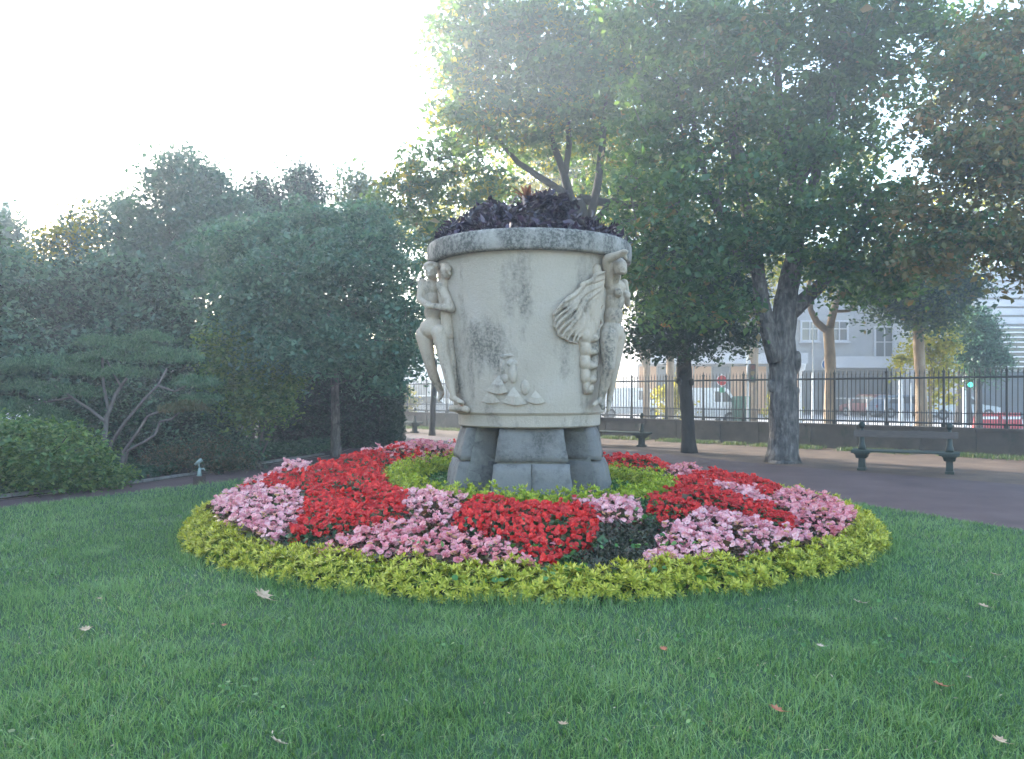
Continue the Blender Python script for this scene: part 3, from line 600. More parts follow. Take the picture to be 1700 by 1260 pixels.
figL = [S_((716, 450, 9.50), (10, 13)), S_((716, 442, 9.54), (13, 8)), S_((724, 441, 9.46), (6, 5)), S_((708, 442, 9.48), (5.5, 5)), S_((715, 438, 9.46), (6, 4)), S_((712, 452, 9.42), (2.2, 3.4)), S_((713, 458, 9.42), (3.5, 1.5)), S_((708, 448, 9.44), (2.5, 1.5)), S_((717, 447, 9.42), (2.5, 1.5)),  # head, hair, nose
  C_((718, 456, 9.6), (720, 470, 9.62), 5.5, 7),
  S_((715, 478, 9.62), (17, 14, 13)), S_((717, 495, 9.62), (14, 16, 12)), S_((718, 518, 9.62), (13.5, 18, 12)), S_((718, 545, 9.6), (21, 17, 15)), S_((706, 552, 9.66), (12, 15, 13)),
  C_((701, 470, 9.6), (697, 497, 9.56), 7.5, 6), C_((697, 497, 9.56), (710, 507, 9.44), 6, 5), S_((711, 506, 9.43), (7.5, 6.5)),
  S_((708, 502, 9.40), (4, 2.5)), S_((708, 507, 9.39), (4, 2.5)), S_((709, 511, 9.40), (4, 2.5)),
  C_((732, 474, 9.45), (749, 512, 9.33), 9, 7), C_((749, 512, 9.33), (716, 508, 9.38), 6.5, 5),
  C_((731, 553, 9.50), (741, 606, 9.46), 14.5, 9.5), C_((741, 606, 9.46), (746, 628, 9.45), 9, 8.5), C_((746, 628, 9.45), (753, 656, 9.42), 8.5, 5), C_((751, 660, 9.44), (768, 669, 9.32), 5.5, 4), S_((764, 668, 9.32), (6, 2.5)), 
  C_((704, 556, 9.66), (714, 606, 9.68), 14.5, 9), C_((714, 606, 9.68), (721, 626, 9.74), 8.5, 8.5), C_((721, 626, 9.74), (733, 652, 9.78), 8, 5), C_((733, 654, 9.76), (728, 664, 9.62), 5, 3.5),
  C_((762, 677, 9.42), (775, 680, 9.32), 5.5, 5.5), C_((750, 678, 9.52), (762, 678, 9.42), 5.5, 5.5)]
fused('carved_couple', figL, .0105, M['figure'], vase, 2)
fig2 = [S_((742, 450, 9.34), (10.5, 13, 10)), S_((744, 446, 9.25), (6, 6.5, 4)), S_((747, 455, 9.24), (2.5, 3)), S_((738, 441, 9.40), (9, 6)), C_((741, 458, 9.42), (737, 474, 9.46), 6, 10), C_((737, 478, 9.5), (742, 515, 9.5), 12, 11), C_((742, 515, 9.5), (744, 555, 9.5), 11, 12), C_((744, 555, 9.52), (752, 610, 9.5), 10, 7), C_((752, 610, 9.5), (758, 650, 9.5), 6, 4)]
fused('second_carved_figure', fig2, .0105, M['figure'], vase, 2)
OFF[0] = -.14
figR = [S_((1030, 443, 9.26), (10.5, 12.5)), S_((1035, 450, 9.20), (6, 6)), S_((1026, 437, 9.30), (11, 9)), S_((1037, 446, 9.14), (2.5, 3.5)), S_((1033, 452, 9.14), (4, 1.6)),
  C_((1024, 452, 9.34), (1019, 466, 9.44), 7, 9),
  C_((1009, 470, 9.42), (1008, 434, 9.22), 9, 8), C_((1009, 430, 9.20), (1034, 420, 9.02), 8, 5), S_((1036, 418, 9.0), (6.5, 4)), C_((1036, 419, 9.0), (1040, 430, 9.02), 3, 2.4),
  C_((1036, 470, 9.6), (1042, 505, 9.62), 7, 5),
  S_((1019, 478, 9.5), (19, 15, 14)), S_((1020, 500, 9.5), (16, 20, 12)), S_((1027, 486, 9.38), (7, 7, 6)), S_((1041, 490, 9.48), (6, 7, 6)), S_((1018, 524, 9.5), (15.5, 18, 12)), S_((1015, 552, 9.5), (20, 18, 15)),
  C_((1010, 560, 9.44), (1011, 612, 9.34), 16, 9.5), C_((1026, 560, 9.54), (1020, 612, 9.56), 13, 8),
  C_((1011, 612, 9.34), (1005, 634, 9.38), 9.5, 9), C_((1005, 634, 9.38), (997, 662, 9.42), 9, 5.5), C_((997, 664, 9.40), (986, 672, 9.32), 5.5, 3.5), C_((997, 664, 9.40), (1001, 678, 9.36), 5, 3.5),
  C_((1020, 612, 9.56), (1012, 660, 9.56), 8, 5), C_((1012, 662, 9.54), (1010, 680, 9.46), 5, 3.5)]
fused('carved_woman', figR, .0105, M['figure'], vase, 2)
def on_urn(px, py, off=0.0):
    dx, dz = (px-HX)/FPX, (HY-py)/FPX
    for y in np.arange(8.6, 10.1, .004):
        x, z = dx*y, EYE+dz*y
        if math.hypot(x-UX, y-UY) <= rbody(z)+off: return Vector((x, y, z))
    return Vector((dx*9.9, 9.9, EYE+dz*9.9))
# flowing drapery relief: wavy ridges over a thin slab, and a tail of scallops
rel = []
rnd = random.Random(5)
def ridge(pts, r, off=.03, wob=2.0):
    P = []
    for i in range(len(pts)-1):
        for s in range(5):
            f = s/5; x = pts[i][0]*(1-f)+pts[i+1][0]*f; y = pts[i][1]*(1-f)+pts[i+1][1]*f; P.append((x, y))
    P.append(pts[-1]); L = []
    for i, (x, y) in enumerate(P): L.append(on_urn(x+wob*math.sin(i*1.15+pts[0][0]), y+wob*.5*math.cos(i*.9), off))
    for i in range(len(L)-1):
        f0 = math.sin(math.pi*(i+.6)/(len(L)+.2)); f1 = math.sin(math.pi*(i+1.6)/(len(L)+.2)); rel.append(('c', L[i], L[i+1], r*PX*(.5+.5*f0), r*PX*(.5+.5*max(f1, 0))))
for x, y, rx, ry in [(988, 480, 14, 30), (968, 500, 18, 26), (952, 530, 20, 26), (938, 535, 17, 22), (968, 545, 18, 28), (980, 520, 16, 40), (990, 450, 8, 12), (978, 575, 15, 16)]:
    p = on_urn(x, y, 0); rel.append(('s', p, (rx*PX, .022+.055*abs(p.x-UX), ry*PX)))
OUT = [(962, 474), (948, 494), (930, 506), (920, 522), (922, 540), (928, 556), (942, 565), (958, 570), (966, 560), (974, 556), (984, 552), (994, 548)]
for k in range(19):        # wavy locks fanning from the shoulder to the outline
    f = k/18*(len(OUT)-1); i = min(int(f), len(OUT)-2); f -= i; e = (OUT[i][0]*(1-f)+OUT[i+1][0]*f, OUT[i][1]*(1-f)+OUT[i+1][1]*f); s0 = (1001-.16*k, 450+2.5*k)
    mid = ((s0[0]*.5+e[0]*.5)+rnd.uniform(-3, 3), (s0[1]*.5+e[1]*.5)-6*math.sin(k/18*3.1)+rnd.uniform(-3, 3)); ridge([s0, mid, e], rnd.uniform(2.8, 4.0), rnd.uniform(.045, .075), 3.0)
ridge([(948, 494), (930, 506), (920, 522), (922, 540), (928, 556), (942, 565), (958, 570)], 3.0, .02, .6)
for (yy, hw) in ((556, 16), (578, 15.5), (601, 15), (624, 13.5), (641, 9)):     # scalloped tiers of the tail
    cxx = 978 if yy < 630 else 977
    for q in (-.5, .5):
        p = on_urn(cxx+q*hw*.95, yy, .02); rel.append(('s', p, (hw*.60*PX, .075, 13*PX)))
    p = on_urn(cxx, yy+6, .03); rel.append(('s', p, (hw*.95*PX, .065, 7*PX)))
    p = on_urn(cxx, yy-2, .04); rel.append(('s', p, (2.2*PX, .05, 8*PX)))
    for q in (-1.0, 1.0): rel.append(('s', on_urn(cxx+q*hw*.55, yy-6, .02), (hw*.5*PX, .06, 8*PX)))
fused('flowing_hair_relief', rel, .0085, M['figure'], vase, 0)
# small shells and jar carved low on the front
def fan(apex, a, b, sag, thick):
    n = 10; ap = on_urn(*apex, .008); out = []; inn = []
    for i in range(n+1):
        f = i/n; x = a[0]*(1-f)+b[0]*f; y = a[1]*(1-f)+b[1]*f+sag*math.sin(math.pi*f); k_ = thick*(.55+.45*math.sin(math.pi*f)); out.append(on_urn(x, y, k_)); inn.append(on_urn(x, y+.4, -.01))
    mid = [ap.lerp(o_, .55)+Vector((0, -thick*.35, 0)) for o_ in out]
    v = [ap]+mid+out+inn; m0, o0, i0 = 1, 2+n, 3+2*n; f = []
    for i in range(n): f += [(0, m0+i, m0+i+1), (m0+i, o0+i, o0+i+1, m0+i+1), (o0+i, i0+i, i0+i+1, o0+i+1)]
    f += [(0, i0, o0, m0), (0, m0+n, o0+n, i0+n)]
    b_ = MB().add(v, f); o = b_.build('carved_shell', M['urn'], vase, smooth=False); return o
fan((812, 645), (799, 666), (830, 667), 3, .035)
fan((829, 622), (806, 648), (843, 651), 4, .06)
fan((853, 642), (834, 667), (874, 670), 4, .05)
fan((889, 648), (875, 666), (906, 667), 4, .045)
jar = [('s', on_urn(852, 618, 0), (7*PX, .05, 17*PX)), ('s', on_urn(851, 603, 0), (9*PX, .035, 6*PX)), ('s', on_urn(834, 606, 0), (5*PX, .03, 14*PX)), ('s', on_urn(838, 592, 0), (8*PX, .02, 4*PX)), ('s', on_urn(872, 643, 0), (7*PX, .035, 12*PX)), ('s', on_urn(846, 590, 0), (7*PX, .022, 3*PX)), ('s', on_urn(838, 628, 0), (7*PX, .03, 7*PX))]
fused('carved_jar', jar, .008, M['urn'], vase, 1)

# ---- planting in the vase
def hump(cx, rx, h, n, r=.7):
    a = R.uniform(0, 2*np.pi, n); q = R.random(n)**.5; x = cx+rx*q*np.cos(a); y = UY+r*q*np.sin(a); lim = np.sqrt(np.clip(1-q**2, 0, 1)); z = 3.33+h*lim*R.uniform(.25, 1, n)**.4
    return np.stack([x, y, z], 1)
Cq = np.concatenate([hump(UX-.38, .56, .58, 1500, .7), hump(UX+.20, .50, .72, 1900, .7), hump(UX, 1.18, .28, 3400, 1.14), hump(UX+.66, .44, .38, 700, .6), hump(UX-.76, .40, .38, 700, .6)])
Cq += R.normal(0, .03, Cq.shape); sg = Cq[R.integers(0, len(Cq), 110)]; up_ = np.stack([R.normal(0, .05, 110), R.normal(0, .05, 110), R.uniform(.04, .13, 110)], 1)
Cq = np.concatenate([Cq]+[sg+up_*f_+R.normal(0, .012, sg.shape) for f_ in np.linspace(.2, 1.1, 9)])
o = leafcloud('purple_foliage', Cq, .13, .42, M['purple'], None, (-.1, .6), .6, curl=.2); tag(o, 'dark purple leafy plants mounded in the top of the stone vase', 'purple plants', kind='stuff')
spk = empty('spiky_plant', (UX+.01, UY, 3.7)); tag(spk, 'reddish orange spiky plant rising from the purple foliage atop the vase', 'plant')
for i in range(16):
    a = i*2.4; p = .35+.6*((i*37) % 10)/10; L = .30+.10*((i*17) % 7)/7; d = Vector((math.cos(a)*math.cos(p), math.sin(a)*math.cos(p), math.sin(p))); s = d.cross(Vector((0, 0, 1))).normalized(); pts = []; o0 = Vector((UX-.02, UY-.1, 3.96)); q = []
    for j in range(5):
        f = j/4; c = o0+d*L*f-Vector((0, 0, .10*f*f)); wd = .034*(1-f)**.7+.002; q += [c+s*wd, c-Vector((0, 0, .008*(1-f))), c-s*wd]
    fc = []
    for j in range(4): fc += [(j*3, j*3+3, j*3+4, j*3+1), (j*3+1, j*3+4, j*3+5, j*3+2)]
    mb = MB().add(q, fc); me = mb.mesh('leaf'); at = me.attributes.new('tint', 'FLOAT', 'POINT'); at.data.foreach_set('value', [random.random()]*len(me.vertices)); link('leaf', me, M['red_spike'], spk)
# ================================================================== LOW WALL WITH IRON RAILING
FANG = math.atan2(FD.y, FD.x)
wall = empty('low_wall', (*fp(10), 0)); tag(wall, 'low dark stone wall carrying the black iron railing along the street', 'wall')
for i in range(26):
    s = -6.5+i*1.5; x, y = fp(s+.75, .0)
    MB().box((x, y, .315), (1.488, .34, .63), FANG).build('wall_panel', M['wallstone'], wall, bevel=.012)
    MB().box((x, y, .665), (1.492, .44, .07), FANG).build('coping_stone', M['wallstone'], wall, bevel=.012)
    if i % 2 == 0: x, y = fp(s, -.19); MB().box((x, y, .30), (.34, .07, .60), FANG).build('wall_pier', M['wallstone'], wall, bevel=.01)
rail = empty('iron_railing', (*fp(10), .7)); tag(rail, 'black iron railing with spear tips standing on the low stone wall', 'railing')
a, b = fp(-6), fp(28)
for z, h in ((2.00, .045), (.80, .04), (1.07, .02)):
    MB().tube([(a[0], a[1], z), (b[0], b[1], z)], h*.6, 4).build('rail', M['iron'], rail)
bm = MB().box((0, 0, .70), (.020, .020, 1.40)); bm.add([(-.022, 0, 1.42), (0, -.022, 1.42), (.022, 0, 1.42), (0, .022, 1.42), (0, 0, 1.55), (0, 0, 1.37)], [(0, 1, 4), (1, 2, 4), (2, 3, 4), (3, 0, 4), (1, 0, 5), (2, 1, 5), (3, 2, 5), (0, 3, 5)])
barm = bm.mesh('bar'); barm.materials.append(M['iron'])
pm = MB().box((0, 0, .72), (.05, .05, 1.44)).box((0, 0, 1.46), (.07, .07, .05)).box((0, 0, 1.53), (.04, .04, .10), taper=.2).box((0, 0, .05), (.09, .09, .10)).mesh('railing_post'); pm.materials.append(M['iron'])
s = -4.0; i = 0; dog = MB()
while s < 27.2:
    x, y = fp(s); nm, me = ('railing_post', pm) if i % 12 == 0 else ('bar', barm)
    o = bpy.data.objects.new(nm, me); o.location = (x-rail.location.x, y-rail.location.y, 0); o.rotation_euler = (0, 0, FANG); o.parent = rail; COL.objects.link(o)
    x, y = fp(s+.06); dog.box((x, y, .88), (.014, .014, .34), FANG); dog.box((x, y, 1.09), (.032, .032, .09), FANG+.785, taper=.1)
    s += .121; i += 1
dog.build('short_bars', M['iron'], rail)['kind'] = 'stuff'

# ================================================================== BENCHES
def make_bench(px, d, length, rz, label):
    p = W(px, HY, d); t = empty('park_bench', (p.x, p.y, 0)); t.rotation_euler = (0, 0, rz); tag(t, label, 'bench', 'park benches in front of the low wall')
    K = dict(parent=t, world=False)
    h = length/2-.18
    for sx in (-h, h):
        m = MB(); m.box((sx, 0, .03), (.16, .34, .06)); m.box((sx, 0, .16), (.13, .20, .22), taper=.9); m.box((sx, 0, .30), (.20, .34, .08), taper=1.15); m.box((sx, 0, .37), (.26, .56, .06)); m.box((sx, 0, .385), (.36, .66, .03)); m.build('iron_support', M['benchiron'], bevel=.008, **K)
        m = MB(); m.tube([(sx, 0, .40), (sx, 0, .50), (sx, 0, .56), (sx, 0, .70), (sx, 0, .86)], [.085, .075, .055, .045, .030], 8); m.tube([(sx, 0, .86), (sx, 0, .90), (sx, 0, .94), (sx, 0, .99), (sx, 0, 1.01)], [.03, .06, .07, .05, .01], 10); m.build('back_post', M['benchiron'], smooth=True, **K)
    for y in (-.27, -.17, -.07, .07, .17, .27): MB().box((0, y, .415), (length, .082, .03)).build('seat_slat', M['benchwood'], bevel=.006, **K)
    MB().box((0, -.045, .76), (length*.97, .028, .13)).build('back_board', M['benchback'], bevel=.006, **K)
    MB().box((0, .045, .76), (length*.97, .028, .13)).build('back_board', M['benchback'], bevel=.006, **K)
    return t
make_bench(1502, 16.2, 1.95, FANG+.28, 'dark green iron park bench on the sandy strip, right of the big grey tree')
make_bench(1026, 24.3, 2.0, FANG+.1, 'dark iron park bench just right of the vase, in front of the low wall')
make_bench(668, 32.5, 1.8, FANG+.1, 'distant dark iron park bench left of the vase, beside the dark clipped hedge')

# ================================================================== TREES
def ell(blobs):
    out = []
    for b in blobs:
        px, py, d, rx, ry = b[:5]; rd = b[5] if len(b) > 5 else (rx+ry)/2*d/FPX; w_ = b[6] if len(b) > 6 else 1.0
        c = W(px, py, d); out.append((np.array(c), np.array([rx*d/FPX, rd, ry*d/FPX]), w_))
    return out
def clump_centres(E, total, rng=R, bias=2.0):
    vol = np.array([np.prod(e[1])**.75*e[2] for e in E]); cnt = np.maximum(2, (vol/vol.sum()*total).astype(int)); P = []
    for (c, r, _), n in zip(E, cnt):
        v = rng.normal(size=(n, 3)); v /= np.linalg.norm(v, axis=1, keepdims=True); P.append(c+v*r*(rng.random((n, 1))**(1/bias)))
    P = np.concatenate(P); P[:, 2] = np.maximum(P[:, 2], .25); return P
def leaves_about(P, per, cr, flat=.5):
    n = len(P)*per; s = np.repeat(np.arange(len(P)), per); g = np.clip(R.normal(0, 1, (n, 3)), -1.9, 1.9)*np.array([cr, cr, cr*flat])*R.uniform(.6, 1.3, (len(P), 1))[s]
    g[:, 2] -= .22*(g[:, 0]**2+g[:, 1]**2)/cr; return P[s]+g, s
def grow(trunk, trad, P, rmin=.012, wob=.08, maxn=260, nseg=5, taper=.5):
    "branches reaching from the trunk to clump centres, thicker where they carry more"
    nodes = [Vector(p) for p in trunk]; par = [-1]+list(range(len(nodes)-1)); depth = [0]*len(nodes); nt_ = len(nodes)
    idx = R.permutation(len(P))[:maxn]; top = nodes[-1]; Q = sorted([Vector(P[i]) for i in idx], key=lambda q: (q-top).length)
    leaf = []
    for q in Q:
        best = None; bd = 1e9
        for i in range(max(1, nt_//2), len(nodes)):
            v = q-nodes[i]; L = v.length; c = L+.28*depth[i]+(1.2*max(0, -v.z) if i < nt_ else .35*max(0, -v.z))
            if c < bd: bd = c; best = i
        a = nodes[best]; v = q-a; L = v.length; k = max(1, int(L/.8)); pr = best
        for j in range(1, k+1):
            f = j/k; p = a+v*f+Vector((random.gauss(0, wob), random.gauss(0, wob), random.gauss(0, wob)-.12*L*math.sin(math.pi*f)*.3))*(1 if j < k else .2); nodes.append(p); par.append(pr); depth.append(depth[pr]+L/k); pr = len(nodes)-1
        leaf.append(pr)
    wgt = [0]*len(nodes)
    for l in leaf:
        while l >= 0: wgt[l] += 1; l = par[l]
    tot = max(1, wgt[0]); r_top = trad[-1]; mb = MB()
    rad = [max(rmin, r_top*(w_/tot)**taper) for w_ in wgt]
    for i in range(nt_): rad[i] = trad[i]
    for i in range(nt_, len(nodes)):
        p = par[i]; r0 = min(rad[p], rad[i]*1.25) if p >= nt_ else rad[i]*1.3
        mb.tube([nodes[p], nodes[i]], [r0, rad[i]], nseg if rad[i] > .03 else 3, cap=False)
    return mb
def trunk_mesh(pts, rad, n=12, flare=True, knots=()):
    P = [Vector(p) for p in pts]; Q = []; Rr = []
    for i in range(len(P)-1):
        for s in range(4):
            f = s/4; Q.append(P[i].lerp(P[i+1], f)); Rr.append(rad[i]*(1-f)+rad[i+1]*f)
    Q.append(P[-1]); Rr.append(rad[-1])
    if flare: Rr[0] *= 1.18; Rr[1] *= 1.05
    mb = MB().tube(Q, Rr, n, noise=.14)
    for (c, r) in knots:
        b = bmesh.new(); bmesh.ops.create_icosphere(b, subdivisions=2, radius=1); v = [(c[0]+q.co.x*r[0]*random.uniform(.85, 1.15), c[1]+q.co.y*r[1], c[2]+q.co.z*r[2]*random.uniform(.85, 1.15)) for q in b.verts]; f = [[w_.index for w_ in q.verts] for q in b.faces]; b.free(); mb.add(v, f)
    return mb
NLEAF = [0]
def tree(name, label, cat, trunk, trad, blobs, clumps, per, L, mats, bark='bark', cr=.32, flat=.5, pitch=(-.35, .45), Wf=.62, branches=True, knots=(), limbs=(), bias=2.0, group=None, maxn=260, bare=0, tape=.5, rmin=.012):
    "mats: (material, share) pairs; trunk: surveyed (col,row,depth) points, first one on the ground"
    T = [W(*p) for p in trunk]; g = T[0].copy(); T[0].z = -.02; t = empty(name, (g.x, g.y, 0)); tag(t, label, cat, group)
    E = ell(blobs); P = clump_centres(E, clumps, bias=bias)
    trunk_mesh(T, trad, knots=[(W(*k[0]), k[1]) for k in knots]).build('trunk', M[bark], t, smooth=True)
    for lb, lr in limbs: trunk_mesh([W(*p) for p in lb], lr, 9, False).build('limb', M[bark], t, smooth=True)
    if branches: 
        anchors = [T[-2] if len(T) > 2 else T[0], T[-1]]
        ext = [q for lb, lr in limbs for q in [W(*lb[-1])]]
        if ext:     # share clumps among limbs
            roots = [T[-1]]+ext; rr = [trad[-1]]+[lr[-1] for lb, lr in limbs]; dirs = [T[-1]-T[-2]]+[W(*lb[-1])-W(*lb[-2]) for lb, lr in limbs]
            A = np.array([tuple(q) for q in roots]); own_ = np.argmin(((P[:, None]-A[None])**2).sum(2), 1); mb = MB()
            for i in range(len(roots)):
                sub = P[own_ == i]
                if len(sub): m2 = grow([roots[i]-dirs[i].normalized()*.3, roots[i]], [rr[i], rr[i]], sub, maxn=max(8, int(maxn*len(sub)/len(P))), taper=tape, rmin=rmin); mb.add(m2.v, m2.f)
        else: mb = grow(T, trad, P, maxn=maxn, taper=tape, rmin=rmin)
        mb.build('branches', M[bark], t, smooth=True)
    C, s = leaves_about(P, per, cr, flat); n = len(C); NLEAF[0] += n
    clt = R.random(len(P))[s]; tint = np.clip(.55*R.random(n)+.45*clt, 0, 1); sel = R.random(len(P))[s]*.6+R.random(n)*.4
    acc = 0
    for j, (mt, sh) in enumerate(mats):
        q = np.quantile(sel, [acc, min(1, acc+sh)]); m = (sel >= q[0]) & (sel <= q[1]); acc += sh
        leafcloud('crown', C[m], L, Wf, M[mt], t, pitch, .55, tint=tint[m])
    return t
# -- right-hand canopy
tree('linden_tree', 'big grey barked tree with thick double stem at the asphalt edge, right of the vase', 'tree',
     [(1300, 768, 18.4), (1301, 700, 18.4), (1300, 620, 18.4), (1298, 560, 18.4), (1304, 500, 18.4), (1318, 430, 18.4), (1326, 330, 18.3), (1332, 230, 18.2)], [.36, .32, .305, .30, .26, .21, .16, .10],
     [(1190, 110, 18, 130, 100), (1130, 290, 18, 100, 70), (1290, 30, 18, 150, 80), (1400, 130, 18.6, 110, 110), (1370, 330, 17.4, 110, 55), (1235, 385, 17.4, 80, 50), (1430, 400, 18, 80, 60), (1080, 190, 18.5, 90, 80), (1470, 30, 18, 110, 80), (1300, 200, 19.5, 130, 100, 1.3, .6), (1170, 430, 17.6, 70, 50), (1380, 440, 17.6, 60, 45), (1120, 20, 18.4, 120, 70), (1250, 290, 17.6, 70, 60, 1, .7), (1440, 250, 18.6, 60, 60, 1, .5), (1130, 370, 17.6, 80, 50), (1060, 440, 18, 60, 45), (1500, 450, 17.8, 60, 45), (1120, 500, 18, 60, 45), (1210, 500, 17.8, 45, 45), (1050, 380, 18, 50, 50), (1290, 400, 17.3, 60, 40), (1350, 240, 17.4, 70, 50), (1480, 350, 17.8, 60, 50), (1240, 180, 17.4, 70, 60), (1560, 50, 18.2, 70, 60), (1530, 130, 18.4, 45, 45, 1, .6), (1450, 490, 17.9, 45, 22)],
     790, 62, .155, [('leaf_big', .95), ('leaf_brown', .05)], cr=.27, maxn=420, tape=.45, rmin=.014,
     knots=[((1281, 640, 18.25), (.10, .10, .16)), ((1323, 600, 18.25), (.10, .10, .28)), ((1322, 650, 18.3), (.08, .08, .12)), ((1283, 580, 18.2), (.09, .1, .2)), ((1300, 770, 18.2), (.34, .3, .12))],
     limbs=[([(1289, 600, 18.25), (1268, 520, 18.2), (1258, 450, 18.1), (1240, 350, 18.1), (1215, 230, 18.0)], [.20, .18, .15, .12, .08]), ([(1312, 520, 18.4), (1355, 480, 18.3), (1400, 430, 18.2), (1440, 330, 18.2)], [.2, .15, .11, .07]), ([(1320, 420, 18.4), (1352, 300, 18.4), (1378, 200, 18.4), (1390, 80, 18.4)], [.13, .11, .09, .06]), ([(1258, 450, 18.1), (1225, 420, 18.2), (1180, 330, 18.3), (1150, 200, 18.3)], [.11, .09, .07, .05]), ([(1326, 330, 18.3), (1300, 250, 18.4), (1292, 130, 18.4), (1285, 20, 18.4)], [.12, .10, .08, .05])])
tree('maple_tree', 'tall spreading tree with several rising limbs directly behind the vase', 'tree',
     [(978, 741, 24), (978, 600, 24), (975, 470, 24), (972, 380, 24), (962, 330, 24)], [.30, .26, .23, .19, .14],
     [(880, 90, 23.5, 170, 95), (790, 150, 23, 90, 90), (760, 60, 23, 60, 60), (745, 235, 23, 75, 50, 1.2, .7), (700, 300, 23.5, 80, 45, 1.2, .8), (660, 350, 23.5, 60, 45, 1.2, .8), (1010, 60, 23, 120, 90), (1000, 190, 24.5, 110, 60), (870, 200, 24, 120, 60, 1.6, .8), (1080, 130, 24, 90, 90), (880, 20, 23, 130, 50), (1085, 330, 24.5, 45, 60, 1.2, .6), (1080, 420, 23, 60, 50), (700, 400, 24, 50, 40, 1, .5), (820, 20, 22.5, 90, 60), (980, 120, 22.5, 110, 60), (800, 310, 23, 60, 40), (740, 370, 23, 60, 35), (650, 300, 23.5, 40, 30, 1, .5), (900, 160, 22.8, 90, 45, 1.2, .7), (890, 250, 26, 90, 40, 1, .7), (1020, 290, 26, 60, 50, 1, .7), (950, 330, 26.5, 60, 30, .8, .7), (840, 330, 25.5, 50, 30, .8, .7)],
     720, 60, .175, [('leaf_big', .83), ('leaf_brown', .05), ('leaf_lit', .12)], bark='barkdark', cr=.30, maxn=330, tape=.45,
     limbs=[([(975, 400, 24), (945, 320, 24), (930, 270, 24), (915, 230, 24.1), (905, 150, 24)], [.16, .13, .11, .09, .06]), ([(976, 380, 24), (992, 310, 24), (1000, 240, 24), (1006, 170, 24)], [.15, .12, .10, .06]), ([(985, 370, 24.2), (1020, 330, 24.2), (1060, 265, 24.2), (1100, 190, 24.2)], [.11, .09, .07, .04]), ([(945, 325, 24), (905, 300, 24), (860, 270, 24), (800, 200, 23.8)], [.12, .10, .08, .05]), ([(938, 290, 24), (945, 240, 24), (940, 170, 24)], [.10, .09, .06])])
tree('small_dark_tree', 'small dark crowned tree with knobbly trunk between the vase and the big grey tree', 'tree',
     [(1144, 752, 21.4), (1142, 700, 21.4), (1138, 650, 21.4), (1136, 620, 21.4), (1135, 590, 21.4), (1134, 540, 21.4)], [.20, .17, .18, .21, .17, .13],
     [(1100, 500, 21, 55, 70), (1180, 510, 21, 75, 65), (1065, 560, 20.8, 30, 35), (1230, 545, 21.2, 38, 45), (1120, 420, 21, 80, 50), (1135, 560, 21, 75, 38), (1220, 450, 21, 60, 50)],
     260, 60, .125, [('leaf_dark', 1.0)], bark='barkdark', cr=.26, maxn=160, knots=[((1128, 632, 21.3), (.10, .1, .10)), ((1146, 634, 21.3), (.09, .1, .14)), ((1136, 615, 21.2), (.14, .14, .12))])
tree('turning_tree', 'tree with rust tinged leaves hanging in from the right edge of the picture', 'tree',
     [(1880, 775, 17.2), (1875, 600, 17), (1860, 400, 16.5), (1830, 250, 16)], [.30, .26, .22, .16],
     [(1620, 120, 15.5, 80, 75), (1680, 60, 15.5, 70, 60), (1660, 260, 15, 100, 75), (1560, 350, 15.5, 65, 45), (1640, 390, 15, 75, 45), (1730, 220, 15, 90, 110), (1540, 190, 15.8, 32, 40, .8, .5), (1590, 230, 15.3, 60, 50), (1720, 420, 15, 70, 60), (1540, 420, 15.5, 55, 32), (1790, 340, 15.5, 90, 110)],
     460, 60, .13, [('leaf_brown', .8), ('leaf_big', .2)], cr=.27, maxn=200)
tree('plane_tree', 'street tree with a low forked warm brown trunk just beyond the railing', 'tree',
     [(1377, 735, 25.6), (1377, 690, 25.6), (1379, 620, 25.6), (1376, 560, 25.6), (1376, 545, 25.6)], [.19, .17, .165, .165, .16],
     [(1430, 455, 25.5, 70, 35), (1360, 430, 26, 60, 35), (1490, 430, 25.5, 50, 40)],
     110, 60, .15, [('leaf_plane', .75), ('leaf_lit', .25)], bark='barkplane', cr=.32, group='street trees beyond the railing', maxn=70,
     limbs=[([(1376, 552, 25.6), (1356, 535, 25.6), (1346, 515, 25.6), (1342, 480, 25.6)], [.12, .11, .09, .06]), ([(1377, 548, 25.6), (1384, 515, 25.6), (1392, 495, 25.6), (1400, 460, 25.6)], [.13, .11, .09, .06]), ([(1385, 517, 25.6), (1410, 516, 25.6), (1422, 500, 25.6), (1428, 470, 25.6)], [.05, .05, .045, .04])])
tree('plane_tree', 'street tree with one straight warm trunk and dark round crown beyond the railing', 'tree',
     [(1530, 740, 24.3), (1530, 690, 24.3), (1528, 620, 24.3), (1524, 550, 24.3), (1520, 530, 24.3)], [.19, .17, .16, .15, .14],
     [(1525, 500, 24, 62, 42), (1460, 470, 24, 60, 40), (1580, 470, 24, 50, 40), (1510, 440, 24, 90, 40), (1480, 500, 24.2, 50, 32), (1560, 520, 24, 38, 30)],
     240, 60, .14, [('leaf_dark', .6), ('leaf_plane', .4)], bark='barkplane', cr=.28, group='street trees beyond the railing', maxn=90)
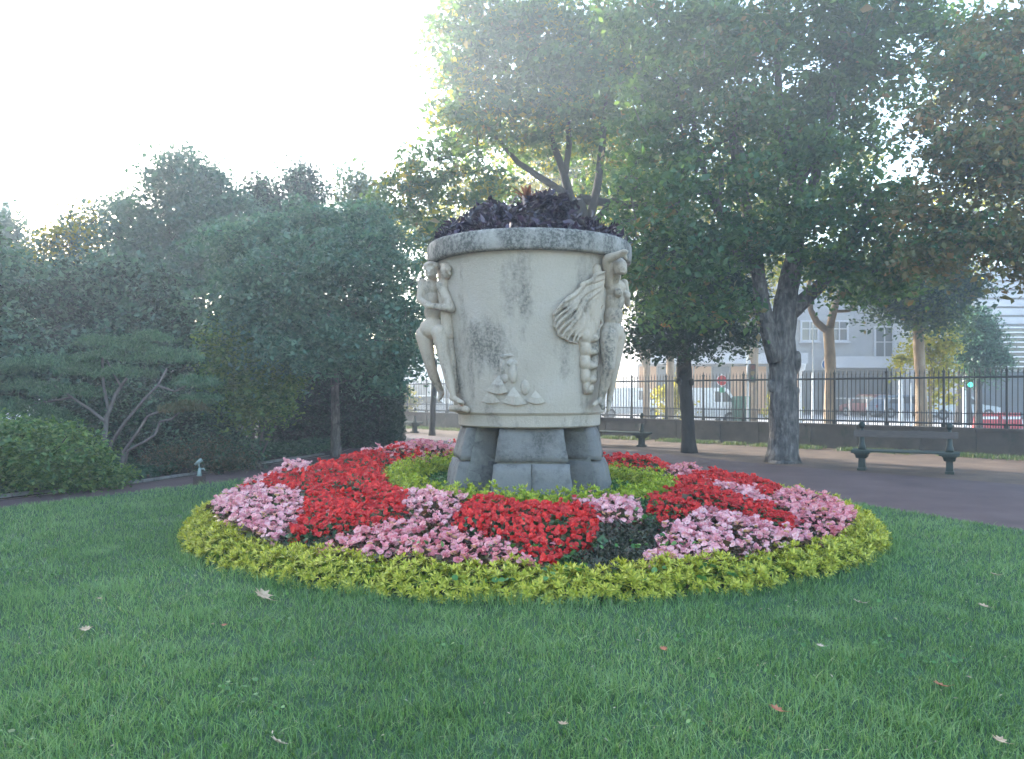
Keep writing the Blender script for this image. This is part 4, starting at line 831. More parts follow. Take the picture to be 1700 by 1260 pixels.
for i, (px, d, r, lab, fork) in enumerate([(1252, 33, .17, 'distant street tree with sunlit brown trunk directly left of the big grey trunk', 600), (1112, 36, .20, 'distant street tree, broad pale trunk half hidden by the small dark tree', 590), (1073, 35, .17, 'distant street tree with a thin brown trunk just right of the vase', 610)]):
    gy_ = HY+FPX*EYE/d
    tree('plane_tree', lab, 'tree', [(px, gy_, d), (px, 660, d), (px+1, fork, d), (px+3, fork-60, d), (px+4, fork-150, d)], [r, r*.9, r*.85, r*.7, r*.5],
         [(px-10, 440, d, 90, 60), (px+10, 360, d+1, 100, 70), (px-20, 260, d, 100, 70)] if i != 1 else [(px+10, 430, d, 70, 60), (px, 330, d, 110, 80), (px, 240, d, 90, 50)], 90, 50, .2, [('leaf_lit', .6), ('leaf_plane', .4)], bark='barkplane', cr=.45, group='street trees beyond the railing', maxn=60,
         limbs=[([(px, fork+5, d), (px-8, fork-15, d), (px-14, fork-60, d)], [r*.5, r*.45, r*.35])])
tree('thin_tree', 'slim dark trunk standing on the sandy strip just left of the vase', 'tree', [(717, 722, 30), (718, 690, 30), (720, 650, 30), (722, 600, 30)], [.12, .11, .10, .09],
     [(690, 560, 29, 45, 40), (730, 540, 29, 45, 50), (700, 470, 29, 60, 60), (640, 590, 29, 30, 28)], 80, 44, .16, [('leaf_dark', .55), ('leaf_plane', .45)], bark='barkdark', cr=.33, maxn=60)
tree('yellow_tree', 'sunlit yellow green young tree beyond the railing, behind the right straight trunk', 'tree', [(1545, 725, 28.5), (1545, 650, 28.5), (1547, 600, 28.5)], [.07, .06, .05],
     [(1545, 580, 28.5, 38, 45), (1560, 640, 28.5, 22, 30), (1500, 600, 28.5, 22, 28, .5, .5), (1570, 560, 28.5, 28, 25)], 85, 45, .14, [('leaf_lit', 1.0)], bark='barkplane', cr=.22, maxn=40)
tree('cone_tree', 'dark green cone shaped tree in front of the louvred building at far right', 'tree', [(1625, 722, 31), (1625, 650, 31), (1625, 560, 31)], [.14, .11, .06],
     [(1625, 600, 31, 52, 28), (1625, 570, 31, 46, 30), (1622, 540, 31, 32, 28), (1618, 515, 31, 16, 20)], 170, 60, .12, [('leaf_maple', .5), ('leaf_dark', .5)], bark='barkdark', cr=.28, maxn=50)
for i, (px, py, d, sx, sy, lab) in enumerate([(1115, 655, 37, 28, 32, 'low yellow green bush on the street side of the railing, right of the vase'), (1300, 670, 37, 18, 28, 'low yellow bush behind the big grey trunk, beyond the railing'), (672, 660, 41, 12, 22, 'small yellow bush beyond the railing at the hedge corner left of the vase')]):
    tree('street_bush', lab, 'bush', [(px, HY+FPX*EYE/d, d), (px, py+10, d)], [.05, .03], [(px, py, d, sx, sy)], 40, 40, .15, [('leaf_lit', 1.0)], bark='barkplane', cr=.25, maxn=30, group='bushes beyond the railing')
# background canopy, sunlit from behind
tree('background_tree', 'tall sunlit yellow tree far behind the vase, seen through the limbs', 'tree', [(850, 702, 42), (850, 560, 42), (852, 450, 42)], [.4, .35, .3],
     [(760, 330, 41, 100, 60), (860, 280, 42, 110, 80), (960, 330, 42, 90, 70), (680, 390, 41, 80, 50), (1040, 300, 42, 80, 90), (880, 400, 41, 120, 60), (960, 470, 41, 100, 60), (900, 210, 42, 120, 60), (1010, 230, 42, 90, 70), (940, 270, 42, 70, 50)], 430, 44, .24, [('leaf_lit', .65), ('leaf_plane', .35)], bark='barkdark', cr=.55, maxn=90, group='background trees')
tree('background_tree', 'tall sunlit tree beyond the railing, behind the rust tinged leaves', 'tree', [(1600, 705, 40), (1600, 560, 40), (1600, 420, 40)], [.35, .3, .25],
     [(1590, 430, 40, 70, 45, 1.5, .6), (1470, 330, 40, 90, 40, 1.5, .7), (1400, 260, 40, 80, 70, 1.5, .6), (1660, 330, 40, 90, 60), (1250, 300, 40, 90, 80), (1560, 150, 40, 70, 60, 1.5, .5)], 170, 46, .24, [('leaf_lit', .55), ('leaf_plane', .45)], bark='barkdark', cr=.5, maxn=80, group='background trees')

# -- left-hand planting
tree('bluegreen_maple', 'broad blue green maple with a straight slim trunk, left of the vase', 'tree',
     [(558, 758, 20.1), (557, 700, 20.1), (556, 640, 20.1), (552, 560, 19.8), (548, 500, 19.5)], [.13, .11, .10, .10, .09],
     [(560, 440, 18, 110, 65), (470, 470, 17.5, 80, 75), (640, 510, 18, 60, 70), (420, 400, 18.5, 90, 55), (560, 560, 17.5, 90, 50), (470, 570, 17, 60, 45), (600, 390, 19, 80, 55), (565, 522, 19.8, 55, 36), (660, 580, 18.5, 38, 45), (510, 380, 19, 90, 50), (630, 620, 18, 30, 30), (400, 500, 17.5, 60, 60)],
     820, 62, .115, [('leaf_maple', 1.0)], bark='bark', cr=.27, flat=.4, maxn=200)
tree('tall_round_tree', 'tallest round topped tree on the left, pale against the white sky', 'tree',
     [(300, 735, 25.5), (300, 600, 25.5), (305, 450, 25.5), (308, 340, 25.5)], [.25, .22, .18, .12],
     [(310, 300, 25, 65, 55), (290, 370, 25, 110, 55), (360, 340, 25, 60, 60), (230, 420, 24.5, 70, 50), (370, 420, 24, 80, 60), (290, 460, 24, 110, 60), (200, 350, 26, 30, 35, .8, .5), (300, 265, 25, 28, 22)],
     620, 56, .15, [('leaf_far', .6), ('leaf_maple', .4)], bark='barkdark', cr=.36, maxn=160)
tree('spire_tree', 'dark narrow topped tree between the tall round tree and the maple', 'tree', [(440, 728, 28), (440, 600, 28), (440, 400, 28), (440, 300, 28)], [.2, .18, .12, .05],
     [(438, 340, 28, 32, 40), (436, 305, 28, 16, 24), (445, 390, 28, 45, 45)], 130, 55, .15, [('leaf_maple', .5), ('leaf_dark', .5)], bark='barkdark', cr=.33, flat=.9, maxn=60, group='dark narrow topped trees')
tree('spire_tree', 'dark narrow topped tree directly left of the canopy gap', 'tree', [(510, 728, 28), (510, 600, 28), (510, 400, 28), (505, 290, 28)], [.2, .18, .12, .05],
     [(506, 325, 28, 34, 45), (500, 288, 28, 18, 20), (515, 385, 28, 45, 45)], 130, 55, .15, [('leaf_maple', .4), ('leaf_dark', .6)], bark='barkdark', cr=.33, flat=.9, maxn=60, group='dark narrow topped trees')
tree('spire_tree', 'loose dark tree top with light gaps, nearest to the big right canopy', 'tree', [(600, 722, 30), (600, 600, 30), (600, 400, 30), (596, 310, 30)], [.2, .18, .12, .05],
     [(592, 320, 30, 36, 38), (620, 370, 30, 45, 45), (575, 290, 30, 14, 14)], 110, 50, .15, [('leaf_maple', .5), ('leaf_plane', .5)], bark='barkdark', cr=.36, flat=.9, maxn=60, group='dark narrow topped trees')
tree('dark_broad_tree', 'dark broad crowned tree behind the cloud pruned pine', 'tree', [(180, 752, 21), (180, 620, 21), (178, 520, 21)], [.22, .19, .16],
     [(180, 470, 20.5, 120, 50), (110, 520, 20, 100, 55), (250, 530, 20, 80, 50), (60, 470, 21, 80, 45), (190, 580, 19, 110, 50), (330, 560, 19, 70, 60)], 640, 58, .14, [('leaf_maple', .6), ('leaf_dark', .4)], bark='barkdark', cr=.32, maxn=130)
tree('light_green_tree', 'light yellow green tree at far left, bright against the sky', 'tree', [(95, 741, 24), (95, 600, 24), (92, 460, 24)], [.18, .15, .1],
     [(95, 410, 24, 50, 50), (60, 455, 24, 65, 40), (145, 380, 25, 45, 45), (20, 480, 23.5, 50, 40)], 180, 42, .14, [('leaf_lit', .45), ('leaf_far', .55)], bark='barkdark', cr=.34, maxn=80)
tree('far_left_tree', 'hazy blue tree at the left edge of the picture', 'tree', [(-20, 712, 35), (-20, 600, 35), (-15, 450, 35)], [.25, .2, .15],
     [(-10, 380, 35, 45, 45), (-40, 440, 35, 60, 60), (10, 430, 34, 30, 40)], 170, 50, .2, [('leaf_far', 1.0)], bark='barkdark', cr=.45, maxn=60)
tree('left_edge_tree', 'dense tree just outside the left edge, its leaves filling the lower left', 'tree', [(-130, 775, 17), (-130, 600, 17), (-125, 480, 17)], [.25, .2, .16],
     [(-100, 420, 17, 120, 90), (-20, 560, 17, 80, 70), (-140, 540, 17, 120, 90), (30, 610, 16.5, 50, 45), (-60, 650, 16, 90, 50)], 420, 50, .13, [('leaf_maple', .7), ('leaf_dark', .3)], bark='barkdark', cr=.33, maxn=120)
for i, (px, py, d, rx, ry, lab) in enumerate([(450, 530, 26, 110, 60, 'dark evergreen shrub mass directly behind the blue green maple crown'), (40, 590, 25, 100, 75, 'dark evergreen shrub mass at far left behind the edge tree'), (190, 640, 24.5, 90, 70, 'dark evergreen shrub mass behind the pruned pine pads'), (340, 630, 24, 80, 90, 'dark evergreen shrub mass left of the clipped hedge')]):
    tree('evergreen_shrub', lab, 'shrub', [(px, HY+FPX*EYE/d, d), (px, py+20, d)], [.1, .06], [(px, py, d, rx, ry, 1.5), (px-20, py+40, d-.5, rx*.9, ry*.7, 1.2)], 200, 46, .17, [('leaf_dark', .7), ('leaf_maple', .3)], bark='barkdark', cr=.36, group='evergreen shrubs at the back', maxn=30)
# unseen trees added beyond the left of the frame to shade the lawn
for (x, y, hgt, rr, lab) in [(-14.5, 12.5, 8.5, 3.2, 'broad added shade tree beyond the left edge of the picture by the narrow path'), (-17.5, 19, 10.5, 3.6, 'tall added shade tree beyond the left edge behind the shrubs'), (-14.0, 7.0, 7.0, 2.8, 'smaller added shade tree beyond the left edge beside the lawn'), (-23.5, 28, 12, 4.2, 'tallest added shade tree beyond the left edge further back'), (-27.5, 35, 15, 5.0, 'very tall added shade tree beyond the left edge, nearest the street'), (-33, 27, 17, 5.6, 'very tall added shade tree beyond the left edge, second from the street'), (-37, 19, 16, 5.6, 'very tall added shade tree beyond the left edge, furthest from the street'), (-29, 22, 14, 4.6, 'tall added shade tree beyond the left edge in front of the very tall row')]:
    t = empty('added_shade_tree', (x, y, 0)); tag(t, lab, 'tree', 'added shade trees outside the left edge')
    T = [Vector((x, y, -.02)), Vector((x+.1, y, hgt*.3)), Vector((x, y+.1, hgt*.6))]; E = [(np.array([x+random.uniform(-.9, .9), y+random.uniform(-.9, .9), hgt*f]), np.array([rr*g_, rr*g_, hgt*.22]), 1.0) for f, g_ in ((.35, .9), (.55, 1), (.75, .8))]
    P = clump_centres(E, 300); trunk_mesh(T, [.28, .22, .15]).build('trunk', M['barkdark'], t, smooth=True); grow(T, [.28, .22, .15], P, maxn=60).build('branches', M['barkdark'], t)
    C, s_ = leaves_about(P, 30, .55); leafcloud('crown', C, .36, .7, M['leaf_maple'], t)

# cloud pruned pine: leaning pale stems under flat needle pads
pine = empty('cloud_pruned_pine', (*W(190, 770, 15.2).xy, 0)); tag(pine, 'cloud pruned pine with flat needle pads on long leaning pale stems, at left', 'pine')
PD = 15.0
stems = [([(178, 792, 15.4), (172, 740, 15.4), (178, 690, 15.3), (192, 655, 15.2), (210, 628, 15.1)], [.11, .09, .075, .06, .04]), ([(182, 790, 15.3), (183, 738, 15.2), (208, 700, 15.0), (240, 662, 14.9), (262, 640, 14.9), (277, 612, 15.0)], [.08, .065, .05, .045, .04, .03]), ([(200, 792, 15.0), (205, 750, 14.9), (232, 712, 14.8), (244, 692, 14.8), (256, 686, 14.8), (272, 683, 14.8)], [.065, .05, .042, .04, .035, .03]),
         ([(203, 790, 14.9), (212, 748, 14.7), (240, 733, 14.6), (257, 722, 14.6), (266, 700, 14.6), (286, 695, 14.6), (298, 685, 14.6)], [.05, .042, .036, .034, .032, .03, .025]), ([(175, 700, 15.3), (150, 680, 15.4), (120, 660, 15.4), (90, 640, 15.5)], [.06, .05, .04, .03]), ([(180, 680, 15.3), (172, 640, 15.4), (170, 600, 15.5), (172, 572, 15.5)], [.06, .05, .04, .03]),
         ([(262, 640, 14.9), (290, 650, 14.9), (310, 640, 15.0), (325, 632, 15.0)], [.035, .03, .025, .02]), ([(120, 660, 15.4), (70, 668, 15.5), (35, 676, 15.5)], [.035, .03, .02]), ([(200, 640, 15.1), (185, 615, 15.3), (178, 598, 15.3)], [.035, .03, .02])]
for pts, rad in stems: trunk_mesh([W(*p) for p in pts], [q*.58 for q in rad], 8, False).build('stem', M['barkpine'], pine, smooth=True)
pads = [(89, 601, 15.6, 62, 13), (178, 590, 15.4, 50, 12), (208, 617, 15.1, 52, 11), (279, 592, 15.2, 60, 15), (327, 634, 15.0, 40, 12), (334, 662, 15.0, 34, 9), (303, 676, 14.6, 40, 11), (122, 649, 15.4, 62, 12), (48, 640, 15.6, 55, 11), (33, 676, 15.4, 55, 16), (168, 566, 15.6, 42, 10), (220, 575, 15.5, 40, 9), (140, 615, 15.5, 48, 11), (85, 690, 15.3, 40, 12), (250, 560, 15.6, 45, 10), (20, 610, 15.8, 50, 12)]
for i, (px, py, d, rx, ry) in enumerate(pads):
    n = 950; c = np.array(W(px, py, d)); a = R.uniform(0, 2*np.pi, n); q = R.random(n)**.5; wv = 1+.18*np.sin(a*5+i); x = q*np.cos(a)*rx*d/FPX*wv; y = q*np.sin(a)*rx*d/FPX*.8*wv; z = (np.sqrt(np.clip(1-q*q, 0, 1))*R.uniform(.1, 1.0, n)-.35)*ry*1.7*d/FPX+.03*np.sin(x*9+i)
    leafcloud('needle_pad', c+np.stack([x, y, z], 1), .11, .16, M['leaf_pinewarm' if i in (6,) else 'leaf_pine'], pine, (.75, .5), .9)
# shrubs
def shrub(name, label, cat, gx_, gy_, blobs, clumps, per, L, mats, stems=(), cr=.14, flat=.7, group=None, bias=4.0, bark='barkpine', pitch=(-.1, .5), Wf=.55):
    t = empty(name, (gx_, gy_, 0)); tag(t, label, cat, group)
    for pts, rad in stems: trunk_mesh([W(*p) for p in pts], rad, 7, False).build('stem', M[bark], t, smooth=True)
    E = ell(blobs); P = clump_centres(E, clumps, bias=bias)
    if not stems:
        mb = MB(); base = Vector((gx_, gy_, 0))
        for i in R.permutation(len(P))[:26]: q = Vector(P[i]); mb.tube([base+Vector((random.uniform(-.2, .2), random.uniform(-.2, .2), 0)), (base+q)/2+Vector((0, 0, .1)), q], [.02, .014, .008], 4, cap=False)
        mb.build('stems', M['barkdark'], t)
    C, s_ = leaves_about(P, per, cr, flat); n = len(C); sel = R.random(len(P))[s_]*.6+R.random(n)*.4; acc = 0
    for mt, sh in mats:
        q = np.quantile(sel, [acc, min(1, acc+sh)]); m = (sel >= q[0]) & (sel <= q[1]); acc += sh; leafcloud('foliage', C[m], L, Wf, M[mt], t, pitch, .6)
    return t
shrub('rounded_shrub', 'big rounded light leaved shrub in the left foreground beside the narrow path', 'shrub', *W(60, 800, 13.0).xy, [(70, 765, 12.9, 105, 68, .75), (-60, 770, 12.6, 130, 80, .9), (150, 785, 13.2, 45, 42, .5), (0, 745, 13.2, 100, 55, .7), (190, 800, 13.7, 22, 22, .3)], 800, 44, .075, [('leaf_shrub', .75), ('leaf_light', .25)], cr=.13)
shrub('multi_stem_shrub', 'loose light green multi stemmed shrub in front of the dark hedge', 'shrub', *W(425, 760, 18.0).xy, [(415, 620, 17.6, 60, 50), (450, 655, 17.3, 50, 32), (380, 580, 17.4, 40, 45), (405, 680, 17.2, 60, 25), (470, 620, 17.4, 35, 28)], 260, 46, .10, [('leaf_light', .8), ('leaf_shrub', .2)],
      stems=[([(425, 768, 18), (412, 720, 18), (402, 660, 17.8), (390, 600, 17.6)], [.03, .028, .022, .015]), ([(425, 768, 18), (420, 710, 18), (422, 650, 17.8)], [.03, .024, .018]), ([(427, 768, 18), (436, 715, 17.9), (452, 670, 17.6)], [.03, .024, .018]), ([(430, 768, 18), (446, 728, 17.8), (468, 690, 17.6)], [.026, .02, .015])], cr=.22, bias=2.5)
shrub('low_bush', 'low reddish green bush under the leaning pine stems', 'shrub', *W(300, 765, 15.6).xy, [(290, 765, 15.8, 55, 26), (350, 755, 16, 45, 28), (400, 770, 16.4, 30, 18)], 200, 46, .06, [('leaf_low', .8), ('leaf_ivy', .2)], cr=.14)
shrub('dark_shrub', 'dark shrub mass behind the pine stems at left', 'shrub', *W(260, 745, 17.2).xy, [(220, 690, 17, 90, 50), (320, 700, 17.2, 70, 55), (120, 715, 16.5, 60, 45), (370, 730, 17.4, 50, 30)], 330, 50, .10, [('leaf_dark', .6), ('leaf_maple', .4)], cr=.24)
# dark clipped hedge behind the maple trunk
def hedge():
    t = empty('clipped_hedge', (*W(585, 745, 23).xy, 0)); tag(t, 'tall dark clipped hedge block behind the maple trunk, left of the vase', 'hedge')
    x0, x1 = W(440, 0, 23.6).x, W(655, 0, 23).x; n = 26000; x = R.uniform(x0, x1, n); y = R.uniform(22.8, 25.0, n); z = R.uniform(0, 3.0, n)
    f = R.integers(0, 3, n); y = np.where(f == 0, 22.8+np.abs(R.normal(0, .12, n)), y); x = np.where(f == 1, x1-np.abs(R.normal(0, .12, n)), x); z = np.where(f == 2, 3.0-np.abs(R.normal(0, .15, n)), z)
    C = np.stack([x, y, z], 1)+R.normal(0, .05, (n, 3)); C[:, 2] = np.maximum(C[:, 2], .02); leafcloud('foliage', C, .11, .6, M['leaf_dark'], t)
    MB().box(((x0+x1)/2, 23.95, 1.4), (x1-x0-.3, 1.9, 2.8)).build('inner_twigs', M['barkdark'], t)
hedge()
# ground cover
def ground_cover():
    n = 30000; P = []; 
    x = R.uniform(-13, -4, n*2); y = R.uniform(11, 23, n*2); m = inpoly(x, y, shrub_poly) & inpoly(x+.35, y-.1, shrub_poly); x, y = x[m][:n], y[m][:n]
    z = .03+R.random(len(x))**.7*(.24+.08*np.sin(x*2.1)*np.cos(y*1.7)); o = leafcloud('ground_cover', np.stack([x, y, z], 1), .10, .8, M['leaf_ivy'], None, (.1, .5), .5, curl=.2)
    tag(o, 'dark green leafy ground cover under the trees along the left kerb', 'ground cover', kind='stuff')
ground_cover()

# ================================================================== GRASS
def blades(name, x, y, z, h, wd, mat, lean=.35):
    n = len(x); a = R.uniform(0, 2*np.pi, n); la = R.uniform(0, 2*np.pi, n); ln = np.abs(R.normal(0, lean, n))*h
    bx, by = np.cos(a)*wd/2, np.sin(a)*wd/2; lx, ly = np.cos(la)*ln, np.sin(la)*ln
    B = np.stack([x, y, z], 1); o = np.zeros(n)
    v0 = B+np.stack([bx, by, o], 1); v1 = B-np.stack([bx, by, o], 1); Mi = B+np.stack([lx*.35, ly*.35, h*.6], 1); v2 = Mi+np.stack([bx*.8, by*.8, o], 1); v3 = Mi-np.stack([bx*.8, by*.8, o], 1); v4 = B+np.stack([lx, ly, h], 1)
    V = np.stack([v0, v1, v2, v3, v4], 1).reshape(-1, 3); i = np.arange(n)*5
    F = np.concatenate([np.stack([i, i+1, i+3], 1), np.stack([i, i+3, i+2], 1), np.stack([i+2, i+3, i+4], 1)])
    t = np.clip(R.random(n)*.8+.2*(.5+.5*np.sin(x*1.9+.6*np.sin(y*1.3))), 0, 1); o_ = link(name, np_mesh(name, V, F, np.repeat(t, 5)), M[mat]); return o_
def lawn_grass():
    X = []; Y = []; Hh = []; Wd = []
    for (y0, y1, dens) in ((2.9, 4.0, 5200), (4.0, 5.0, 4200), (5.0, 6.5, 3000), (6.5, 9, 1800), (9, 12, 1100), (12, 17, 500)):
        hw = y1*.70; n = int((y1-y0)*2*hw*dens); x = R.uniform(-hw, hw, n); y = R.uniform(y0, y1, n); m = (np.abs(x) < y*.69+.15) & inpoly(x, y, lawn_poly) & (np.hypot(x-BX, y-BY) > BR-.03)
        x, y = x[m], y[m]; X.append(x); Y.append(y); k = max(0, (y0-5))*.35; Wd.append(R.uniform(.0035, .006, len(x))*(1+k*.4))
    x, y, wd = np.concatenate(X), np.concatenate(Y), np.concatenate(Wd)
    tuft = .5+.5*np.sin(x*5.1+2*np.sin(y*2.3))*np.cos(y*4.3+1.7*np.sin(x*1.9)); t2 = .5+.5*np.sin(x*13+np.sin(y*9)*2)*np.sin(y*15+x*2)
    h = (.026+.034*tuft**1.6+.020*t2)*R.uniform(.55, 1.35, len(x))
    edge = np.hypot(x-BX, y-BY) < BR+.22; h = np.where(edge, h*1.6, h)
    o = blades('grass', x, y, np.full(len(x), .028), h, wd, 'grass', 1.0); tag(o, 'soft green lawn grass in front of and around the round flower bed', 'grass', kind='stuff')
    print('grass blades', len(x))
lawn_grass()
n = 14000; s = R.uniform(-6, 30, n); f = R.normal(0, .35, n); k = (f > -1.5) & (f < 1.2) & (np.sin(s*2.3)+np.sin(s*5.1+1) > -.9); s, f = s[k], f[k]
x = FA.x+FD.x*s+FD.y*(-.75+f*.6); y = FA.y+FD.y*s-FD.x*(-.75+f*.6); off = (-.75+f*.6) < -.26; x, y = x[off], y[off]
tag(blades('verge_grass', x, y, np.full(len(x), .006), R.uniform(.05, .14, len(x)), R.uniform(.012, .02, len(x)), 'drygrass', .6), 'thin strip of grass and weeds along the foot of the low wall', 'grass', kind='stuff')

sp = []
for k in range(60):
    cx, cy = R.uniform(-4.5, 4.5), R.uniform(3.2, 9.5)
    if math.hypot(cx-BX, cy-BY) < BR+.2 or abs(cx) > .68*cy: continue
    for j in range(int(R.integers(3, 14))): sp.append((cx+R.normal(0, .09), cy+R.normal(0, .07), .055+R.uniform(0, .03)))
tag(broad('lawn_weeds', None, sp, .014, 'leaf_weed'), 'small round clover and weed leaves scattered in the lawn', 'weeds', kind='stuff')
n = 900; x = R.uniform(-5, 5, n); y = R.uniform(3, 9.5, n); k = (np.abs(x) < .68*y) & (np.hypot(x-BX, y-BY) > BR+.15); x, y = x[k], y[k]
o = leafcloud('dry_litter', np.stack([x, y, .06+R.random(len(x))*.02], 1), .022, .3, M['straw'], None, (0, .3), .6); tag(o, 'tiny dry straw and leaf bits caught in the lawn', 'litter', kind='stuff')
# ================================================================== FALLEN LEAVES
def fallen(px, py, size, rz, mat, label, tilt=.2):
    d = EYE/((py-HY)/FPX)*.965; p = W(px, py, d); t = []; v = []; n = 12
    out = [(0, -1.0), (.18, -.45), (.62, -.55), (.5, -.12), (.95, .12), (.5, .25), (.42, .72), (.12, .45), (0, 1.0), (-.14, .45), (-.5, .66), (-.46, .2), (-.88, .05), (-.45, -.15), (-.55, -.55), (-.15, -.42)]
    k = len(out); z = lambda x_, y_: .30*abs(x_)**1.3+.22*y_*y_
    v = [(0, 0, 0)]+[(x_, y_, z(x_, y_)) for x_, y_ in out]; f = [(0, 1+i, 1+(i+1) % k) for i in range(k)]
    b = len(v); v += [(.02, -1, .22), (-.02, -1, .22), (.03, -1.6, .5)]; f.append((b, b+1, b+2))
    M_ = Matrix.Rotation(rz, 3, 'Z') @ Matrix.Rotation(tilt, 3, 'X'); v = [M_ @ Vector(q)*size for q in v]
    me = bpy.data.meshes.new('fallen_leaf'); me.from_pydata([tuple(q) for q in v], [], f); me.update(); me.materials.append(M[mat])
    o = bpy.data.objects.new('fallen_leaf', me); o.location = (p.x, p.y, .085); COL.objects.link(o); m = o.modifiers.new('thickness', 'SOLIDIFY'); m.thickness = .0015
    tag(o, label, 'fallen leaf', 'fallen leaves on the lawn')
M['dry_tan'] = surf('dry_leaf_tan', [(.3, (.30, .20, .12)), (.7, (.50, .37, .25))], 30, 4, .7, .3, 90)
M['dry_pale'] = surf('dry_leaf_pale', [(.3, (.36, .27, .20)), (.7, (.55, .44, .34))], 30, 4, .7, .3, 90)
M['dry_rust'] = surf('dry_leaf_rust', [(.3, (.28, .09, .05)), (.7, (.42, .17, .09))], 30, 4, .7, .3, 90)
for a_ in [(436, 995, .085, 1.2, 'dry_tan', 'large tan dry leaf lying close to the left front of the golden edging', .5), (142, 1052, .045, .4, 'dry_tan', 'small tan leaf on the grass at far left', .2), (462, 1243, .05, 2.4, 'dry_pale', 'pale curled leaf at the bottom edge of the lawn, left of centre', .6), (1428, 1007, .06, 2.0, 'dry_pale', 'pale brown leaf near the right front of the golden edging', .3), (1633, 1013, .045, .9, 'dry_tan', 'small yellowish leaf at right beyond the pale brown one', .2), (1653, 960, .05, 1.8, 'dry_tan', 'tan leaf at the right edge of the picture, nearest the path', .2),
           (1290, 1188, .042, 1.3, 'dry_rust', 'small rust red leaf low on the right side of the lawn', .3), (1562, 1147, .045, 1.7, 'dry_rust', 'rust brown leaf at far right of the foreground lawn', .3), (1101, 1085, .03, .3, 'dry_rust', 'tiny rust leaf on the grass below the bed, right of centre', .2), (935, 1212, .03, 2.6, 'dry_tan', 'tiny faded leaf at the bottom centre of the lawn', .1), (1362, 1080, .028, 1.0, 'dry_pale', 'tiny pale leaf on the grass between the bed and the rust leaves', .1), (1660, 1240, .035, .6, 'dry_tan', 'small faded leaf in the bottom right corner of the lawn', .2), (165, 1000, .022, 1.5, 'dry_tan', 'tiny brown leaf on the left lawn above the small tan leaf', .1), (372, 1045, .024, .2, 'dry_rust', 'tiny brown leaf on the left lawn below the large tan one', .1)]:
    fallen(*a_)

# ================================================================== GARDEN TAP by the left path
tp = W(331, 806, 13.9); tap = empty('garden_tap', (tp.x, tp.y, 0)); tag(tap, 'small greenish metal garden tap on a dark brown box beside the narrow left path', 'tap'); K = dict(parent=tap, world=False)
MB().box((0, 0, .08), (.17, .15, .16)).build('box', plain('tap_box', (.06, .04, .035), .7), bevel=.01, **K)
gm = plain('tap_metal', (.28, .36, .34), .5, .3)
MB().tube([(0, 0, .15), (0, 0, .22), (.01, 0, .30)], [.05, .035, .025], 8).tube([(.01, 0, .27), (.08, 0, .29), (.09, 0, .25)], [.018, .016, .014], 6).build('spout', gm, smooth=True, **K)
MB().tube([(-.08, 0, .36), (-.02, 0, .40), (.04, 0, .44)], [.018, .03, .035], 8).tube([(0, 0, .29), (-.01, 0, .39)], .012, 6).build('handle', gm, smooth=True, **K)

# ================================================================== STREET BEYOND THE RAILING
def building_a():
    Y = 58; x0, x1 = 9.1, 34.0; t = empty('concrete_building', ((x0+x1)/2, Y+5, 0)); tag(t, 'long grey concrete building with square windows across the street', 'building')
    MB().box(((x0+x1)/2, Y+5, 5.4), (x1-x0, 9.8, 10.8)).build('wall', M['conc'], t)
    MB().box(((x0+x1)/2, Y+4.8, 10.95), (x1-x0+.6, 10.9, .3)).build('roof', M['conc_light'], t)
    wins = [(W(1343, 0, Y).x, 6.05, 1.1, 1.3), (W(1392, 0, Y).x, 6.05, 1.1, 1.3), (W(1467, 0, Y).x, 5.1, 1.25, 2.4), (W(1493, 0, Y).x, 5.1, .9, 2.4), (W(1515, 0, Y).x, 5.1, 1.25, 2.4), (W(1180, 0, Y).x, 6.05, 1.3, 1.3), (W(1220, 0, Y).x, 6.05, 1.3, 1.3), (W(1560, 0, Y).x, 5.1, 1.4, 2.0), (W(1600, 0, Y).x, 5.1, 1.4, 2.0)]
    for (wx, wz, ww_, wh) in wins:
        fr = MB(); 
        for (dx, dz, w_, h_) in ((0, wh/2+.06, ww_+.24, .12), (0, -wh/2-.06, ww_+.24, .12), (-ww_/2-.06, 0, .12, wh), (ww_/2+.06, 0, .12, wh), (0, .15, ww_, .06), (0, 0, .06, wh)): fr.box((wx+dx, Y-.13, wz+dz), (w_, .14+.001*random.random(), h_))
        w_o = fr.build('window', M['conc_light'], t); MB().box((wx, Y-.08, wz), (ww_, .03, wh)).build('pane', M['glass'], w_o); MB().box((wx, Y-.22, wz-wh/2-.16), (ww_+.4, .3, .08)).build('sill', M['conc_light'], w_o)
    z = 4.6; row = 0
    while z < 10.6:
        x = x0+.02+(row % 2)*1.3; 
        while x < x1-.5:
            w_ = min(2.6, x1-x)-.03; cx = x+w_/2
            if not any(abs(cx-a_[0]) < a_[2]/2+w_/2+.1 and abs(z+.55-a_[1]) < a_[3]/2+.62 for a_ in wins): MB().box((cx, Y-.03-random.random()*.02, z+.55), (w_, .06, 1.07)).build('facade_panel', M['conc'], t)
            x += 2.6
        z += 1.1; row += 1
    MB().box(((x0+21)/2, Y-.5, 4.05), (21-x0, 1.0, .75)).build('canopy_band', M['conc_light'], t)
    MB().box((26.7, Y-.9, 3.75), (8.4, 1.8, .8)).build('awning', M['conc_light'], t)
    for i in range(9):
        x = x0+.7+i*1.32; MB().box((x, Y-.04, 1.8), (1.2, .08, 3.4)).build('shopfront_panel', M['orange' if i % 3 != 1 else 'shopdark'], t)
    for i in range(8):
        x = 21.8+i*1.55; MB().box((x, Y-.05, 1.65), (1.42, .10, 3.1)).build('shopfront_panel', M['shopdark'], t)
building_a()
